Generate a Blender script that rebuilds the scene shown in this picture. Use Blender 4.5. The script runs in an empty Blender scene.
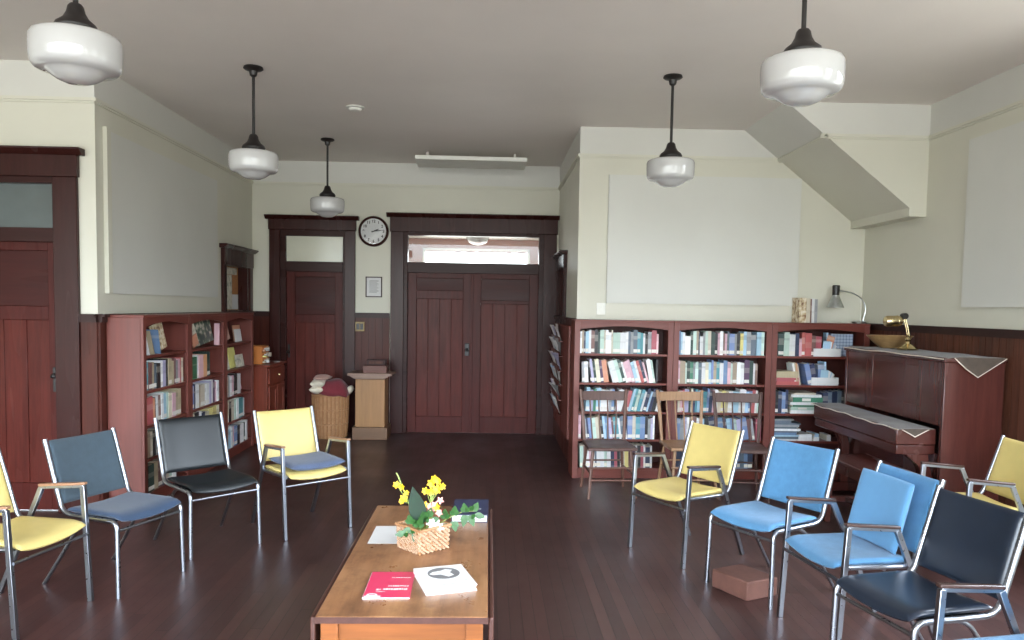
import bpy, bmesh, math, random
from mathutils import Vector, Matrix
random.seed(7)
S = bpy.context.scene
COL = S.collection
PI = math.pi
R = math.radians

# ------------------------------------------------------------------ colour / materials
def lin(c):
    c = c / 255.0
    return c / 12.92 if c <= 0.04045 else ((c + 0.055) / 1.055) ** 2.4
def rgb(r, g, b): return (lin(r), lin(g), lin(b), 1)

class NT:
    def __init__(s, name):
        s.m = bpy.data.materials.new(name); s.m.use_nodes = True
        s.t = s.m.node_tree; s.b = s.t.nodes['Principled BSDF']
    def n(s, typ, **kw):
        nd = s.t.nodes.new(typ)
        for k, v in kw.items():
            if k in nd.inputs: nd.inputs[k].default_value = v
            else: setattr(nd, k, v)
        return nd
    def l(s, a, b): s.t.links.new(a, b)
    def math(s, op, a, b=None):
        nd = s.t.nodes.new('ShaderNodeMath'); nd.operation = op
        for i, v in enumerate((a, b)):
            if v is None: continue
            if isinstance(v, (int, float)): nd.inputs[i].default_value = v
            else: s.l(v, nd.inputs[i])
        return nd.outputs[0]
    def ramp(s, fac, stops):
        nd = s.t.nodes.new('ShaderNodeValToRGB'); e = nd.color_ramp.elements
        while len(e) < len(stops): e.new(0.5)
        for el, (p, c) in zip(e, stops): el.position = p; el.color = c
        s.l(fac, nd.inputs[0]); return nd.outputs[0]
    def mix(s, fac, a, b, mode='MIX'):
        nd = s.t.nodes.new('ShaderNodeMix'); nd.data_type = 'RGBA'; nd.blend_type = mode
        for sock, v in ((nd.inputs[0], fac), (nd.inputs[6], a), (nd.inputs[7], b)):
            if isinstance(v, (int, float)): sock.default_value = v
            elif isinstance(v, tuple): sock.default_value = v
            else: s.l(v, sock)
        return nd.outputs[2]
    def coords(s, scale=(1, 1, 1), which='Object'):
        tc = s.t.nodes.new('ShaderNodeTexCoord'); mp = s.t.nodes.new('ShaderNodeMapping')
        mp.inputs['Scale'].default_value = scale
        s.l(tc.outputs[which], mp.inputs[0]); return mp.outputs[0]
    def noise(s, vec, scale=5, detail=3, rough=.5):
        nd = s.t.nodes.new('ShaderNodeTexNoise')
        nd.inputs['Scale'].default_value = scale; nd.inputs['Detail'].default_value = detail
        nd.inputs['Roughness'].default_value = rough
        s.l(vec, nd.inputs['Vector']); return nd.outputs[0]
    def bump(s, h, strength=.2, dist=.002):
        nd = s.t.nodes.new('ShaderNodeBump'); nd.inputs['Strength'].default_value = strength
        nd.inputs['Distance'].default_value = dist
        s.l(h, nd.inputs['Height']); s.l(nd.outputs[0], s.b.inputs['Normal'])
    def set(s, col=None, rough=None, metal=None, **kw):
        if col is not None:
            if isinstance(col, tuple): s.b.inputs['Base Color'].default_value = col
            else: s.l(col, s.b.inputs['Base Color'])
        if rough is not None:
            if isinstance(rough, (int, float)): s.b.inputs['Roughness'].default_value = rough
            else: s.l(rough, s.b.inputs['Roughness'])
        if metal is not None: s.b.inputs['Metallic'].default_value = metal
        for k, v in kw.items(): s.b.inputs[k.replace('_', ' ')].default_value = v
        return s.m

def scl(c, f): return (min(1, c[0]*f), min(1, c[1]*f), min(1, c[2]*f), 1)

def m_plain(name, c, rough=.5, var=.06, nscale=8, metal=0, **kw):
    k = NT(name)
    n = k.noise(k.coords(), nscale, 3)
    return k.set(k.ramp(n, [(.25, scl(c, 1-var)), (.75, scl(c, 1+var))]), rough, metal, **kw)

def m_wood(name, c, axis='Z', rough=.35, contrast=.35, bump=.12, coat=0.0, fine=1.0, spec=.35):
    k = NT(name)
    sc = {'X': (1.2, 14, 14), 'Y': (14, 1.2, 14), 'Z': (14, 14, 1.2)}[axis]
    sc = tuple(v*fine for v in sc)
    v = k.coords(sc)
    n1 = k.noise(v, 2.2, 6, .62)
    n2 = k.noise(k.coords(tuple(q*.25 for q in sc)), 1.5, 2)
    fac = k.math('ADD', k.math('MULTIPLY', n1, .7), k.math('MULTIPLY', n2, .3))
    col = k.ramp(fac, [(.28, scl(c, 1-contrast)), (.5, c), (.72, scl(c, 1+contrast))])
    k.bump(n1, bump, .0015)
    k.set(col, k.ramp(n2, [(.3, (rough*.8,)*3+(1,)), (.7, (rough*1.25,)*3+(1,))]))
    k.b.inputs['Specular IOR Level'].default_value = spec
    if coat: k.b.inputs['Coat Weight'].default_value = coat; k.b.inputs['Coat Roughness'].default_value = .15
    return k.m

def m_fabric(name, c, rough=.9, scale=500, var=.22):
    k = NT(name)
    w = k.noise(k.coords(), scale, 2); n = k.noise(k.coords(), 25, 3)
    f = k.math('ADD', k.math('MULTIPLY', w, .65), k.math('MULTIPLY', n, .35))
    k.bump(w, .4, .001)
    return k.set(k.ramp(f, [(.3, scl(c, 1-var)), (.7, scl(c, 1+var))]), rough, Sheen_Weight=.15)

M = {}
def mats():
    # walls
    def wall(name, c):
        k = NT(name); n = k.noise(k.coords(), 1.3, 4); f = k.noise(k.coords(), 90, 2)
        k.bump(f, .06, .002)
        return k.set(k.ramp(n, [(.3, scl(c, .96)), (.7, scl(c, 1.03))]), .55)
    M['cream'] = wall('cream_paint', rgb(206, 204, 189))
    M['frieze'] = wall('pale_grey_frieze_paint', rgb(206, 205, 198))
    M['ceiling'] = wall('ceiling_paint', rgb(226, 219, 212))
    M['panel'] = wall('pinboard_paint', rgb(206, 206, 199))
    M['white'] = m_plain('white_enamel', rgb(225, 224, 216), .4)
    # floor: narrow boards running away from the camera
    k = NT('dark_floorboards')
    tc = k.t.nodes.new('ShaderNodeTexCoord'); sx = k.t.nodes.new('ShaderNodeSeparateXYZ')
    k.l(tc.outputs['Object'], sx.inputs[0])
    u = k.math('DIVIDE', sx.outputs[0], .062)
    ix = k.math('FLOOR', u)
    off = k.t.nodes.new('ShaderNodeTexWhiteNoise'); off.noise_dimensions = '1D'; k.l(ix, off.inputs['W'])
    vy = k.math('ADD', k.math('DIVIDE', sx.outputs[1], 2.3), k.math('MULTIPLY', off.outputs[0], 7))
    iy = k.math('FLOOR', vy)
    wn = k.t.nodes.new('ShaderNodeTexWhiteNoise'); wn.noise_dimensions = '2D'
    cb = k.t.nodes.new('ShaderNodeCombineXYZ'); k.l(ix, cb.inputs[0]); k.l(iy, cb.inputs[1])
    k.l(cb.outputs[0], wn.inputs['Vector'])
    g = k.noise(k.coords((30, 1.5, 30)), 2, 5, .6)
    fac = k.math('ADD', k.math('MULTIPLY', wn.outputs[0], .5), k.math('MULTIPLY', g, .5))
    base = k.ramp(fac, [(.2, rgb(57, 38, 36)), (.5, rgb(65, 43, 40)), (.8, rgb(74, 49, 45))])
    wear = k.noise(k.coords((1, .6, 1)), 1.7, 4, .6)
    base = k.mix(k.math('MULTIPLY', k.ramp(wear, [(.5, (0, 0, 0, 1)), (.75, (1, 1, 1, 1))]), .22), base, rgb(96, 72, 66))
    fx = k.math('FRACT', u); gap = k.math('LESS_THAN', k.math('ABSOLUTE', k.math('SUBTRACT', fx, .5)), .475)
    fy = k.math('FRACT', vy); gap2 = k.math('LESS_THAN', k.math('ABSOLUTE', k.math('SUBTRACT', fy, .5)), .499)
    gg = k.math('MULTIPLY', gap, gap2)
    col = k.mix(gg, rgb(30, 17, 15), base)
    k.bump(gg, .35, .002)
    k.set(col, k.ramp(wear, [(.3, (.30,)*3+(1,)), (.7, (.46,)*3+(1,))]))
    M['floor'] = k.m
    # woods
    M['door'] = m_wood('dark_varnished_fir', rgb(74, 32, 28), 'Z', .3, .35, spec=.12)
    M['door_dark'] = m_wood('dark_varnished_fir_panel', rgb(62, 28, 25), 'X', .3, .3, spec=.12)
    M['casing'] = m_wood('dark_stained_casing', rgb(54, 26, 23), 'Z', .26, .25, spec=.2)
    M['casing_h'] = m_wood('dark_stained_header', rgb(50, 25, 22), 'X', .28, .25, spec=.15)
    M['wains'] = m_wood('stained_beadboard', rgb(74, 36, 28), 'Z', .34, .4, spec=.18)
    M['wainsR'] = m_wood('brown_beadboard', rgb(84, 50, 38), 'Z', .38, .55, spec=.2)
    M['cap'] = m_wood('dark_wainscot_cap', rgb(50, 30, 27), 'X', .35, .2, spec=.2)
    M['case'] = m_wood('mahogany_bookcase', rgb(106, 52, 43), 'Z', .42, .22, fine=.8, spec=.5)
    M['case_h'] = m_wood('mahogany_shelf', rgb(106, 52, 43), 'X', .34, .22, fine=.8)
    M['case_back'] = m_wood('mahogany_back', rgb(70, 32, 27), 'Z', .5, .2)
    M['piano'] = m_wood('piano_mahogany', rgb(74, 36, 30), 'Z', .24, .28, coat=.3)
    M['piano_h'] = m_wood('piano_mahogany_rail', rgb(70, 34, 29), 'Y', .24, .28, coat=.3)
    M['cab'] = m_wood('cherry_cabinet', rgb(120, 56, 40), 'Z', .35, .3)
    M['oak'] = m_wood('golden_oak', rgb(150, 110, 70), 'Z', .4, .25)
    M['oak_base'] = m_wood('worn_brown_oak', rgb(106, 78, 56), 'X', .4, .25)
    M['oak_cap'] = m_wood('worn_grey_oak', rgb(128, 103, 88), 'X', .4, .25)
    M['pine'] = m_wood('amber_pine', rgb(122, 70, 32), 'X', .4, .35)
    k = NT('worn_walnut_tabletop')
    n1 = k.noise(k.coords((9, .9, 9)), 2.2, 6, .62); st = k.noise(k.coords((1, .8, 1)), 6, 5, .65); dk = k.noise(k.coords((1, 1, 1)), 14, 4, .7)
    c = k.ramp(n1, [(.28, rgb(112, 76, 50)), (.5, rgb(142, 99, 66)), (.72, rgb(162, 119, 82))])
    c = k.mix(k.math('MULTIPLY', k.ramp(st, [(.5, (0, 0, 0, 1)), (.66, (1, 1, 1, 1))]), .45), c, rgb(84, 56, 42))
    c = k.mix(k.math('MULTIPLY', k.ramp(dk, [(.62, (0, 0, 0, 1)), (.72, (1, 1, 1, 1))]), .35), c, rgb(160, 134, 108))
    k.bump(n1, .08, .001); M['table'] = k.set(c, k.ramp(st, [(.35, (.26,)*3+(1,)), (.65, (.42,)*3+(1,))]))
    M['table_leaf'] = m_wood('dark_walnut_leaf', rgb(72, 44, 37), 'Y', .35, .3)
    M['chairdark'] = m_wood('dark_chair_wood', rgb(82, 60, 54), 'Z', .35, .3)
    M['chairmid'] = m_wood('reddish_chair_wood', rgb(98, 69, 58), 'Z', .35, .3)
    M['chairlight'] = m_wood('light_oak_chair_wood', rgb(146, 113, 84), 'Z', .4, .3)
    M['arm'] = m_wood('tan_armrest_wood', rgb(150, 112, 86), 'Y', .3, .25, fine=2)
    M['armdark'] = m_wood('brown_armrest_wood', rgb(62, 45, 40), 'Y', .25, .25, fine=2)
    M['bowl'] = m_wood('turned_bowl_wood', rgb(150, 120, 82), 'X', .35, .25, fine=1.5)
    # metals, plastics
    k = NT('chrome'); n = k.noise(k.coords(), 40, 2)
    M['chrome'] = k.set(rgb(158, 162, 170), k.ramp(n, [(.3, (.27,)*3+(1,)), (.8, (.33,)*3+(1,))]), 1.0)
    k = NT('brass'); n = k.noise(k.coords(), 30, 2)
    M['brass'] = k.set(k.ramp(n, [(.3, rgb(206, 186, 140)), (.7, rgb(226, 208, 164))]), .22, 1.0)
    M['oldbrass'] = m_plain('dull_brass', rgb(150, 128, 84), .5, .1)
    k = NT('aluminium'); n = k.noise(k.coords(), 30, 2)
    M['alu'] = k.set(k.ramp(n, [(.3, rgb(175, 180, 180)), (.7, rgb(200, 204, 204))]), .3, 1.0)
    M['black'] = m_plain('black_enamel', rgb(28, 25, 25), .35)
    M['blackmetal'] = m_plain('dark_bronze', rgb(30, 26, 25), .4, .1)
    M['opal'] = m_plain('opal_glass', rgb(188, 188, 187), .08, .015, Coat_Weight=.6)
    M['rubber'] = m_plain('dark_rubber', rgb(35, 33, 33), .7)
    # upholstery
    M['yellow'] = m_plain('yellow_vinyl', rgb(202, 182, 114), .42, .04, 14)
    M['blackvinyl'] = m_plain('black_vinyl', rgb(22, 26, 29), .36, .1, 14)
    M['navyvinyl'] = m_plain('blue_black_vinyl', rgb(26, 34, 46), .28, .1, 14)
    M['bluefab'] = m_fabric('light_blue_fabric', rgb(72, 122, 160))
    M['bluefab2'] = m_fabric('slate_blue_fabric', rgb(40, 59, 84))
    M['slatefab'] = m_fabric('slate_grey_fabric', rgb(56, 70, 80))
    M['cushblue'] = m_fabric('grey_blue_cushion_cloth', rgb(76, 90, 118), scale=300)
    M['cushsky'] = m_fabric('sky_blue_cushion_cloth', rgb(88, 138, 178), scale=700, var=.06)
    M['runner'] = m_fabric('brown_runner_cloth', rgb(74, 63, 54), scale=220, var=.3)
    M['fringe'] = m_fabric('cream_edging', rgb(205, 190, 175), scale=300)
    M['maroon'] = m_fabric('maroon_wool', rgb(110, 34, 44))
    M['wool'] = m_fabric('cream_wool', rgb(215, 205, 185))
    M['rose'] = m_fabric('dusty_rose_wool', rgb(176, 140, 128))
    M['brick'] = m_plain('reddish_brown_block', rgb(94, 60, 50), .8, .2, 22)
    # wicker
    k = NT('wicker'); v = k.coords()
    w = k.t.nodes.new('ShaderNodeTexWave'); w.wave_type = 'BANDS'; w.bands_direction = 'Z'
    w.inputs['Scale'].default_value = 60; w.inputs['Distortion'].default_value = 1
    k.l(v, w.inputs[0]); n = k.noise(v, 18, 3)
    k.bump(w.outputs[1], .5, .004)
    M['wicker'] = k.set(k.mix(.5, k.ramp(w.outputs[1], [(.2, rgb(140, 98, 66)), (.8, rgb(190, 146, 106))]),
                              k.ramp(n, [(.3, rgb(150, 106, 72)), (.7, rgb(192, 148, 108))])), .6)
    M['reed'] = m_plain('pale_reed', rgb(182, 150, 122), .55, .15, 60)
    M['reeddark'] = m_plain('brown_reed', rgb(160, 116, 78), .55, .15, 60)
    # paper etc
    M['paper'] = m_plain('white_paper', rgb(212, 212, 211), .7, .02)
    M['pages'] = m_plain('book_pages', rgb(222, 214, 196), .8, .06, 60)
    M['spinelabel'] = m_plain('spine_label_paper', rgb(214, 210, 202), .7, .04)
    M['ink'] = m_plain('grey_ink', rgb(110, 110, 112), .7)
    M['darkink'] = m_plain('black_ink', rgb(25, 25, 25), .6)
    M['redcover'] = m_plain('crimson_cover', rgb(205, 52, 92), .3, .04)
    M['green1'] = m_plain('dark_leaf', rgb(18, 46, 28), .35, .2, 30)
    M['green2'] = m_plain('bright_leaf', rgb(40, 82, 32), .4, .35, 40)
    M['petal'] = m_plain('yellow_petal', rgb(228, 184, 22), .5, .12, 60)
    M['pinkpetal'] = m_plain('pink_petal', rgb(222, 150, 140), .5, .1, 40)
    M['stem'] = m_plain('stem_green', rgb(150, 170, 90), .5, .15, 40)
    M['whitepetal'] = m_plain('white_blossom', rgb(236, 232, 228), .5, .05, 40)
    M['cork'] = m_plain('cork', rgb(170, 116, 70), .8, .15, 60)
    M['orangebox'] = m_wood('orange_pine', rgb(190, 116, 56), 'Z', .4, .25)
    M['salmon'] = m_plain('salmon_plaster', rgb(160, 112, 100), .7)
    M['frost'] = m_plain('milky_glass', rgb(206, 206, 188), .15, .02)
    M['smoke'] = m_plain('grey_obscured_glass', rgb(84, 92, 92), .12, .05)
    M['darkvoid'] = m_plain('painted_shade_board', rgb(40, 26, 24), .7)  # shade of the niche and behind the piano, put into the colour
    k = NT('clear_glass')
    gl = k.n('ShaderNodeBsdfGlossy'); gl.inputs['Roughness'].default_value = .02
    tr = k.n('ShaderNodeBsdfTransparent'); fr = k.n('ShaderNodeFresnel'); fr.inputs[0].default_value = 1.45
    mx = k.n('ShaderNodeMixShader'); k.l(fr.outputs[0], mx.inputs[0]); k.l(tr.outputs[0], mx.inputs[1]); k.l(gl.outputs[0], mx.inputs[2])
    k.l(mx.outputs[0], k.t.nodes['Material Output'].inputs[0]); M['glass'] = k.m
    k = NT('plaid_box'); v = k.coords((1, 1, 1))
    sx = k.t.nodes.new('ShaderNodeSeparateXYZ'); k.l(v, sx.inputs[0])
    a = k.math('LESS_THAN', k.math('FRACT', k.math('MULTIPLY', sx.outputs[0], 34)), .25)
    b = k.math('LESS_THAN', k.math('FRACT', k.math('MULTIPLY', sx.outputs[2], 34)), .25)
    M['plaid'] = k.set(k.mix(k.math('MULTIPLY', k.math('ADD', a, b), .5), rgb(170, 184, 204), rgb(90, 104, 132)), .6)
    k = NT('picture_cover'); n = k.noise(k.coords(), 16, 3); n2 = k.noise(k.coords(), 9, 2)
    c1 = k.ramp(n, [(.35, rgb(40, 55, 45)), (.5, rgb(80, 100, 80)), (.62, rgb(200, 190, 175))])
    M['picgreen'] = k.set(k.mix(k.ramp(n2, [(.5, (0, 0, 0, 1)), (.6, (1, 1, 1, 1))]), c1, rgb(52, 66, 62)), .35)
    k = NT('picture_pale'); n = k.noise(k.coords(), 20, 3)
    M['picpale'] = k.set(k.ramp(n, [(.3, rgb(120, 130, 110)), (.45, rgb(196, 192, 176)), (.65, rgb(220, 214, 200))]), .45)
    k = NT('picture_sepia'); n = k.noise(k.coords(), 26, 3)
    M['picsepia'] = k.set(k.ramp(n, [(.35, rgb(120, 84, 60)), (.5, rgb(196, 176, 140)), (.65, rgb(222, 214, 196))]), .45)

BC = {'W': (230, 230, 230), 'C': (214, 202, 174), 'B': (92, 128, 178), 'N': (34, 46, 84), 'K': (34, 32, 36), 'S': (92, 108, 124),
      'G': (150, 152, 154), 'M': (186, 214, 198), 'E': (34, 120, 84), 'D': (38, 66, 58), 'T': (44, 146, 158), 'A': (152, 196, 222),
      'R': (176, 44, 62), 'P': (218, 164, 176), 'U': (84, 48, 88), 'V': (178, 170, 208), 'O': (214, 132, 72), 'Y': (224, 208, 100),
      'H': (124, 80, 72), 'I': (176, 156, 122)}
BN = {'W': 'white', 'C': 'cream', 'B': 'blue', 'N': 'navy', 'K': 'black', 'S': 'slate', 'G': 'grey', 'M': 'mint', 'E': 'green',
      'D': 'dark green', 'T': 'teal', 'A': 'pale blue', 'R': 'red', 'P': 'pink', 'U': 'purple', 'V': 'lavender', 'O': 'orange',
      'Y': 'yellow', 'H': 'brown', 'I': 'tan'}
BM = {}
def bookmat(code):
    if code not in BM:
        k = NT('cover_' + BN[code].replace(' ', '_'))
        oi = k.n('ShaderNodeObjectInfo'); n = k.noise(k.coords((60, 60, 9)), 1.0, 3)
        hs = k.n('ShaderNodeHueSaturation'); hs.inputs['Color'].default_value = rgb(*BC[code])
        r = oi.outputs['Random']
        k.l(k.math('ADD', .485, k.math('MULTIPLY', r, .03)), hs.inputs['Hue'])
        k.l(k.math('ADD', .60, k.math('MULTIPLY', k.math('ADD', k.math('MULTIPLY', r, .6), k.math('MULTIPLY', n, .5)), .52)), hs.inputs['Value'])
        hs.inputs['Saturation'].default_value = .82
        sx = k.n('ShaderNodeSeparateXYZ'); k.l(k.coords(), sx.inputs[0])
        wn = k.n('ShaderNodeTexWhiteNoise'); wn.noise_dimensions = '1D'; k.l(k.math('MULTIPLY', r, 91.7), wn.inputs['W'])
        z0 = k.math('ADD', .075, k.math('MULTIPLY', wn.outputs[0], .095))       # a title band somewhere on the spine
        band = k.math('LESS_THAN', k.math('ABSOLUTE', k.math('SUBTRACT', sx.outputs[2], z0)), k.math('ADD', .006, k.math('MULTIPLY', r, .024)))
        lum = sum(BC[code])/3
        k.set(k.mix(k.math('MULTIPLY', band, k.math('MULTIPLY', wn.outputs[0], .34)), hs.outputs[0], rgb(70, 66, 70) if lum > 150 else rgb(205, 198, 184)), .45); BM[code] = k.m
    return BM[code]

# ------------------------------------------------------------------ mesh builder
class MB:
    def __init__(s): s.v = []; s.f = []; s.mi = []; s.cur = 0; s.T = Matrix.Identity(4)
    def add(s, vs, fs):
        o = len(s.v)
        s.v += [tuple(s.T @ Vector(p)) for p in vs]
        for f in fs: s.f.append([o+i for i in f]); s.mi.append(s.cur)
        return s
    def box(s, x0, x1, y0, y1, z0, z1):
        if x0 > x1: x0, x1 = x1, x0
        if y0 > y1: y0, y1 = y1, y0
        if z0 > z1: z0, z1 = z1, z0
        return s.add([(x0,y0,z0),(x1,y0,z0),(x1,y1,z0),(x0,y1,z0),(x0,y0,z1),(x1,y0,z1),(x1,y1,z1),(x0,y1,z1)],
              [(0,3,2,1),(4,5,6,7),(0,1,5,4),(1,2,6,5),(2,3,7,6),(3,0,4,7)])
    def prism(s, poly, axis, a, b):
        # poly: 2-D outline; axis 'y' -> (x,z), 'x' -> (y,z), 'z' -> (x,y)
        def P(p, t):
            return {'y': (p[0], t, p[1]), 'x': (t, p[0], p[1]), 'z': (p[0], p[1], t)}[axis]
        n = len(poly)
        vs = [P(p, a) for p in poly] + [P(p, b) for p in poly]
        fs = [tuple(range(n)), tuple(range(2*n-1, n-1, -1))] + [(i, i+n, (i+1) % n+n, (i+1) % n) for i in range(n)]
        return s.add(vs, fs)
    def lathe(s, prof, c=(0, 0, 0), n=28, sx=1, sy=1):
        vs = []; fs = []
        for r, z in prof:
            for i in range(n):
                a = 2*PI*i/n; vs.append((c[0]+r*sx*math.cos(a), c[1]+r*sy*math.sin(a), c[2]+z))
        for j in range(len(prof)-1):
            for i in range(n):
                i2 = (i+1) % n
                fs.append((j*n+i, j*n+i2, (j+1)*n+i2, (j+1)*n+i))
        if prof[0][0] > 1e-5: fs.append(tuple(range(n-1, -1, -1)))
        if prof[-1][0] > 1e-5: fs.append(tuple((len(prof)-1)*n+i for i in range(n)))
        return s.add(vs, fs)
    def tube(s, pts, r, n=10, square=None, up=None, cap=True):
        pts = [Vector(p) for p in pts]
        rr = r if isinstance(r, (list, tuple)) else [r]*len(pts)
        prev = None; rings = []
        for i, p in enumerate(pts):
            if i == 0: t = pts[1]-pts[0]
            elif i == len(pts)-1: t = pts[-1]-pts[-2]
            else: t = (pts[i+1]-p).normalized() + (p-pts[i-1]).normalized()
            t.normalize()
            if prev is None:
                h = Vector(up) if up else (Vector((1, 0, 0)) if abs(t.x) < .9 else Vector((0, 1, 0)))
            else: h = prev
            a = (h - t*h.dot(t)).normalized(); b = t.cross(a); prev = a
            k = 1.0
            if 0 < i < len(pts)-1 and square:
                cs = (pts[i+1]-p).normalized().dot((p-pts[i-1]).normalized()); k = 1/max(.5, math.sqrt((1+cs)/2))
            if square:
                w, h2 = square[0]/2, square[1]/2
                rings.append([p+a*w*1+b*h2*k, p-a*w+b*h2*k, p-a*w-b*h2*k, p+a*w-b*h2*k])
            else:
                rings.append([p+(a*math.cos(2*PI*q/n)+b*math.sin(2*PI*q/n))*rr[i] for q in range(n)])
        m = len(rings[0]); vs = [tuple(v) for g in rings for v in g]; fs = []
        for j in range(len(rings)-1):
            for q in range(m):
                q2 = (q+1) % m; fs.append((j*m+q, j*m+q2, (j+1)*m+q2, (j+1)*m+q))
        if cap:
            fs.append(tuple(range(m-1, -1, -1))); fs.append(tuple((len(rings)-1)*m+q for q in range(m)))
        return s.add(vs, fs)
    def pad(s, w, d, h, fn, nu=14, nv=12, pw=6):
        def ease(i, n):
            t = i/(n-1)*2-1
            return math.copysign(1-(1-abs(t))**1.7, t)
        us = [ease(i, nu) for i in range(nu)]; vv = [ease(j, nv) for j in range(nv)]
        vs = []; idx = {}
        for side in (1, -1):
            for j, v in enumerate(vv):
                for i, u in enumerate(us):
                    edge = i in (0, nu-1) or j in (0, nv-1)
                    if side == -1 and edge: idx[(-1, i, j)] = idx[(1, i, j)]; continue
                    t = math.sqrt(max(0, 1-abs(u)**pw))*math.sqrt(max(0, 1-abs(v)**pw))
                    idx[(side, i, j)] = len(vs); vs.append(fn(u*w/2, v*d/2, side*h/2*t))
        fs = []
        for j in range(nv-1):
            for i in range(nu-1):
                a = [(i, j), (i+1, j), (i+1, j+1), (i, j+1)]
                fs.append(tuple(idx[(1,)+q] for q in a)); fs.append(tuple(idx[(-1,)+q] for q in reversed(a)))
        return s.add(vs, fs)
    def sheet(s, fn, nu, nv, th=.003):
        vs = []; fs = []
        for k in (0, 1):
            for j in range(nv):
                for i in range(nu):
                    p = fn(i/(nu-1), j/(nv-1)); vs.append((p[0], p[1], p[2]-k*th))
        N = nu*nv
        for j in range(nv-1):
            for i in range(nu-1):
                a = j*nu+i; q = (a, a+1, a+nu+1, a+nu)
                fs.append(q); fs.append(tuple(N+x for x in reversed(q)))
        bd = [i for i in range(nu)] + [j*nu+nu-1 for j in range(1, nv)] + [(nv-1)*nu+i for i in range(nu-2, -1, -1)] + [j*nu for j in range(nv-2, 0, -1)]
        for a, b in zip(bd, bd[1:]+bd[:1]): fs.append((b, a, a+N, b+N))
        return s.add(vs, fs)
    def build(s, name, mat, parent=None, bevel=0, smooth=True, angle=32):
        me = bpy.data.meshes.new(name); me.from_pydata(s.v, [], s.f)
        ms = mat if isinstance(mat, (list, tuple)) else [mat]
        for m in ms: me.materials.append(m)
        me.polygons.foreach_set('material_index', s.mi)
        bm = bmesh.new(); bm.from_mesh(me); bmesh.ops.recalc_face_normals(bm, faces=bm.faces); bm.to_mesh(me); bm.free()
        if smooth:
            me.polygons.foreach_set('use_smooth', [True]*len(me.polygons))
            me.set_sharp_from_angle(angle=R(angle))
        o = bpy.data.objects.new(name, me); COL.objects.link(o)
        if parent: o.parent = parent
        if bevel:
            b = o.modifiers.new('edge', 'BEVEL'); b.width = bevel; b.segments = 2; b.limit_method = 'ANGLE'; b.angle_limit = R(40)
            b.harden_normals = False
        return o

def fillet(pts, rad, n=5):
    pts = [Vector(p) for p in pts]; out = [pts[0]]
    for i in range(1, len(pts)-1):
        p, a, b = pts[i], pts[i-1], pts[i+1]
        r = min(rad, (a-p).length*.48, (b-p).length*.48)
        d1 = (a-p).normalized()*r; d2 = (b-p).normalized()*r
        for k in range(n+1):
            t = k/n; out.append((p+d1)*(1-t)**2 + p*2*t*(1-t) + (p+d2)*t*t)
    out.append(pts[-1]); return out

def tag(o, label, cat, group=None, kind=None):
    if label: o['label'] = label
    if cat: o['category'] = cat
    if group: o['group'] = group
    if kind: o['kind'] = kind
    return o
def thing(name, label, cat, loc=(0, 0, 0), rot=0, group=None):
    o = bpy.data.objects.new(name, None); COL.objects.link(o)
    o.empty_display_size = .1
    o.location = loc; o.rotation_euler = (0, 0, rot)
    return tag(o, label, cat, group)
def struct(o, label=None):
    o['kind'] = 'structure'
    if label: o['label'] = label
    return o
def sthing(name, label, loc=(0, 0, 0)):
    o = bpy.data.objects.new(name, None); COL.objects.link(o); o.location = loc
    return struct(o, label)
mats()

# ------------------------------------------------------------------ room dimensions (metres)
H, YB, XL, XT, YR, XR, YN = 3.23, 9.25, -2.82, .826, 7.2, 3.546, 5.62
W, RAIL = 1.45, 2.974
XFL, YREAR = -6.6, -2.6
SKY = 28.5
REAR_W = [(-.4, .4)]
RIGHT_W = [(-1.8, -.4), (.6, 2.0), (3.0, 4.2)]  # all out of view; the third was added to brighten the left wall

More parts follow.
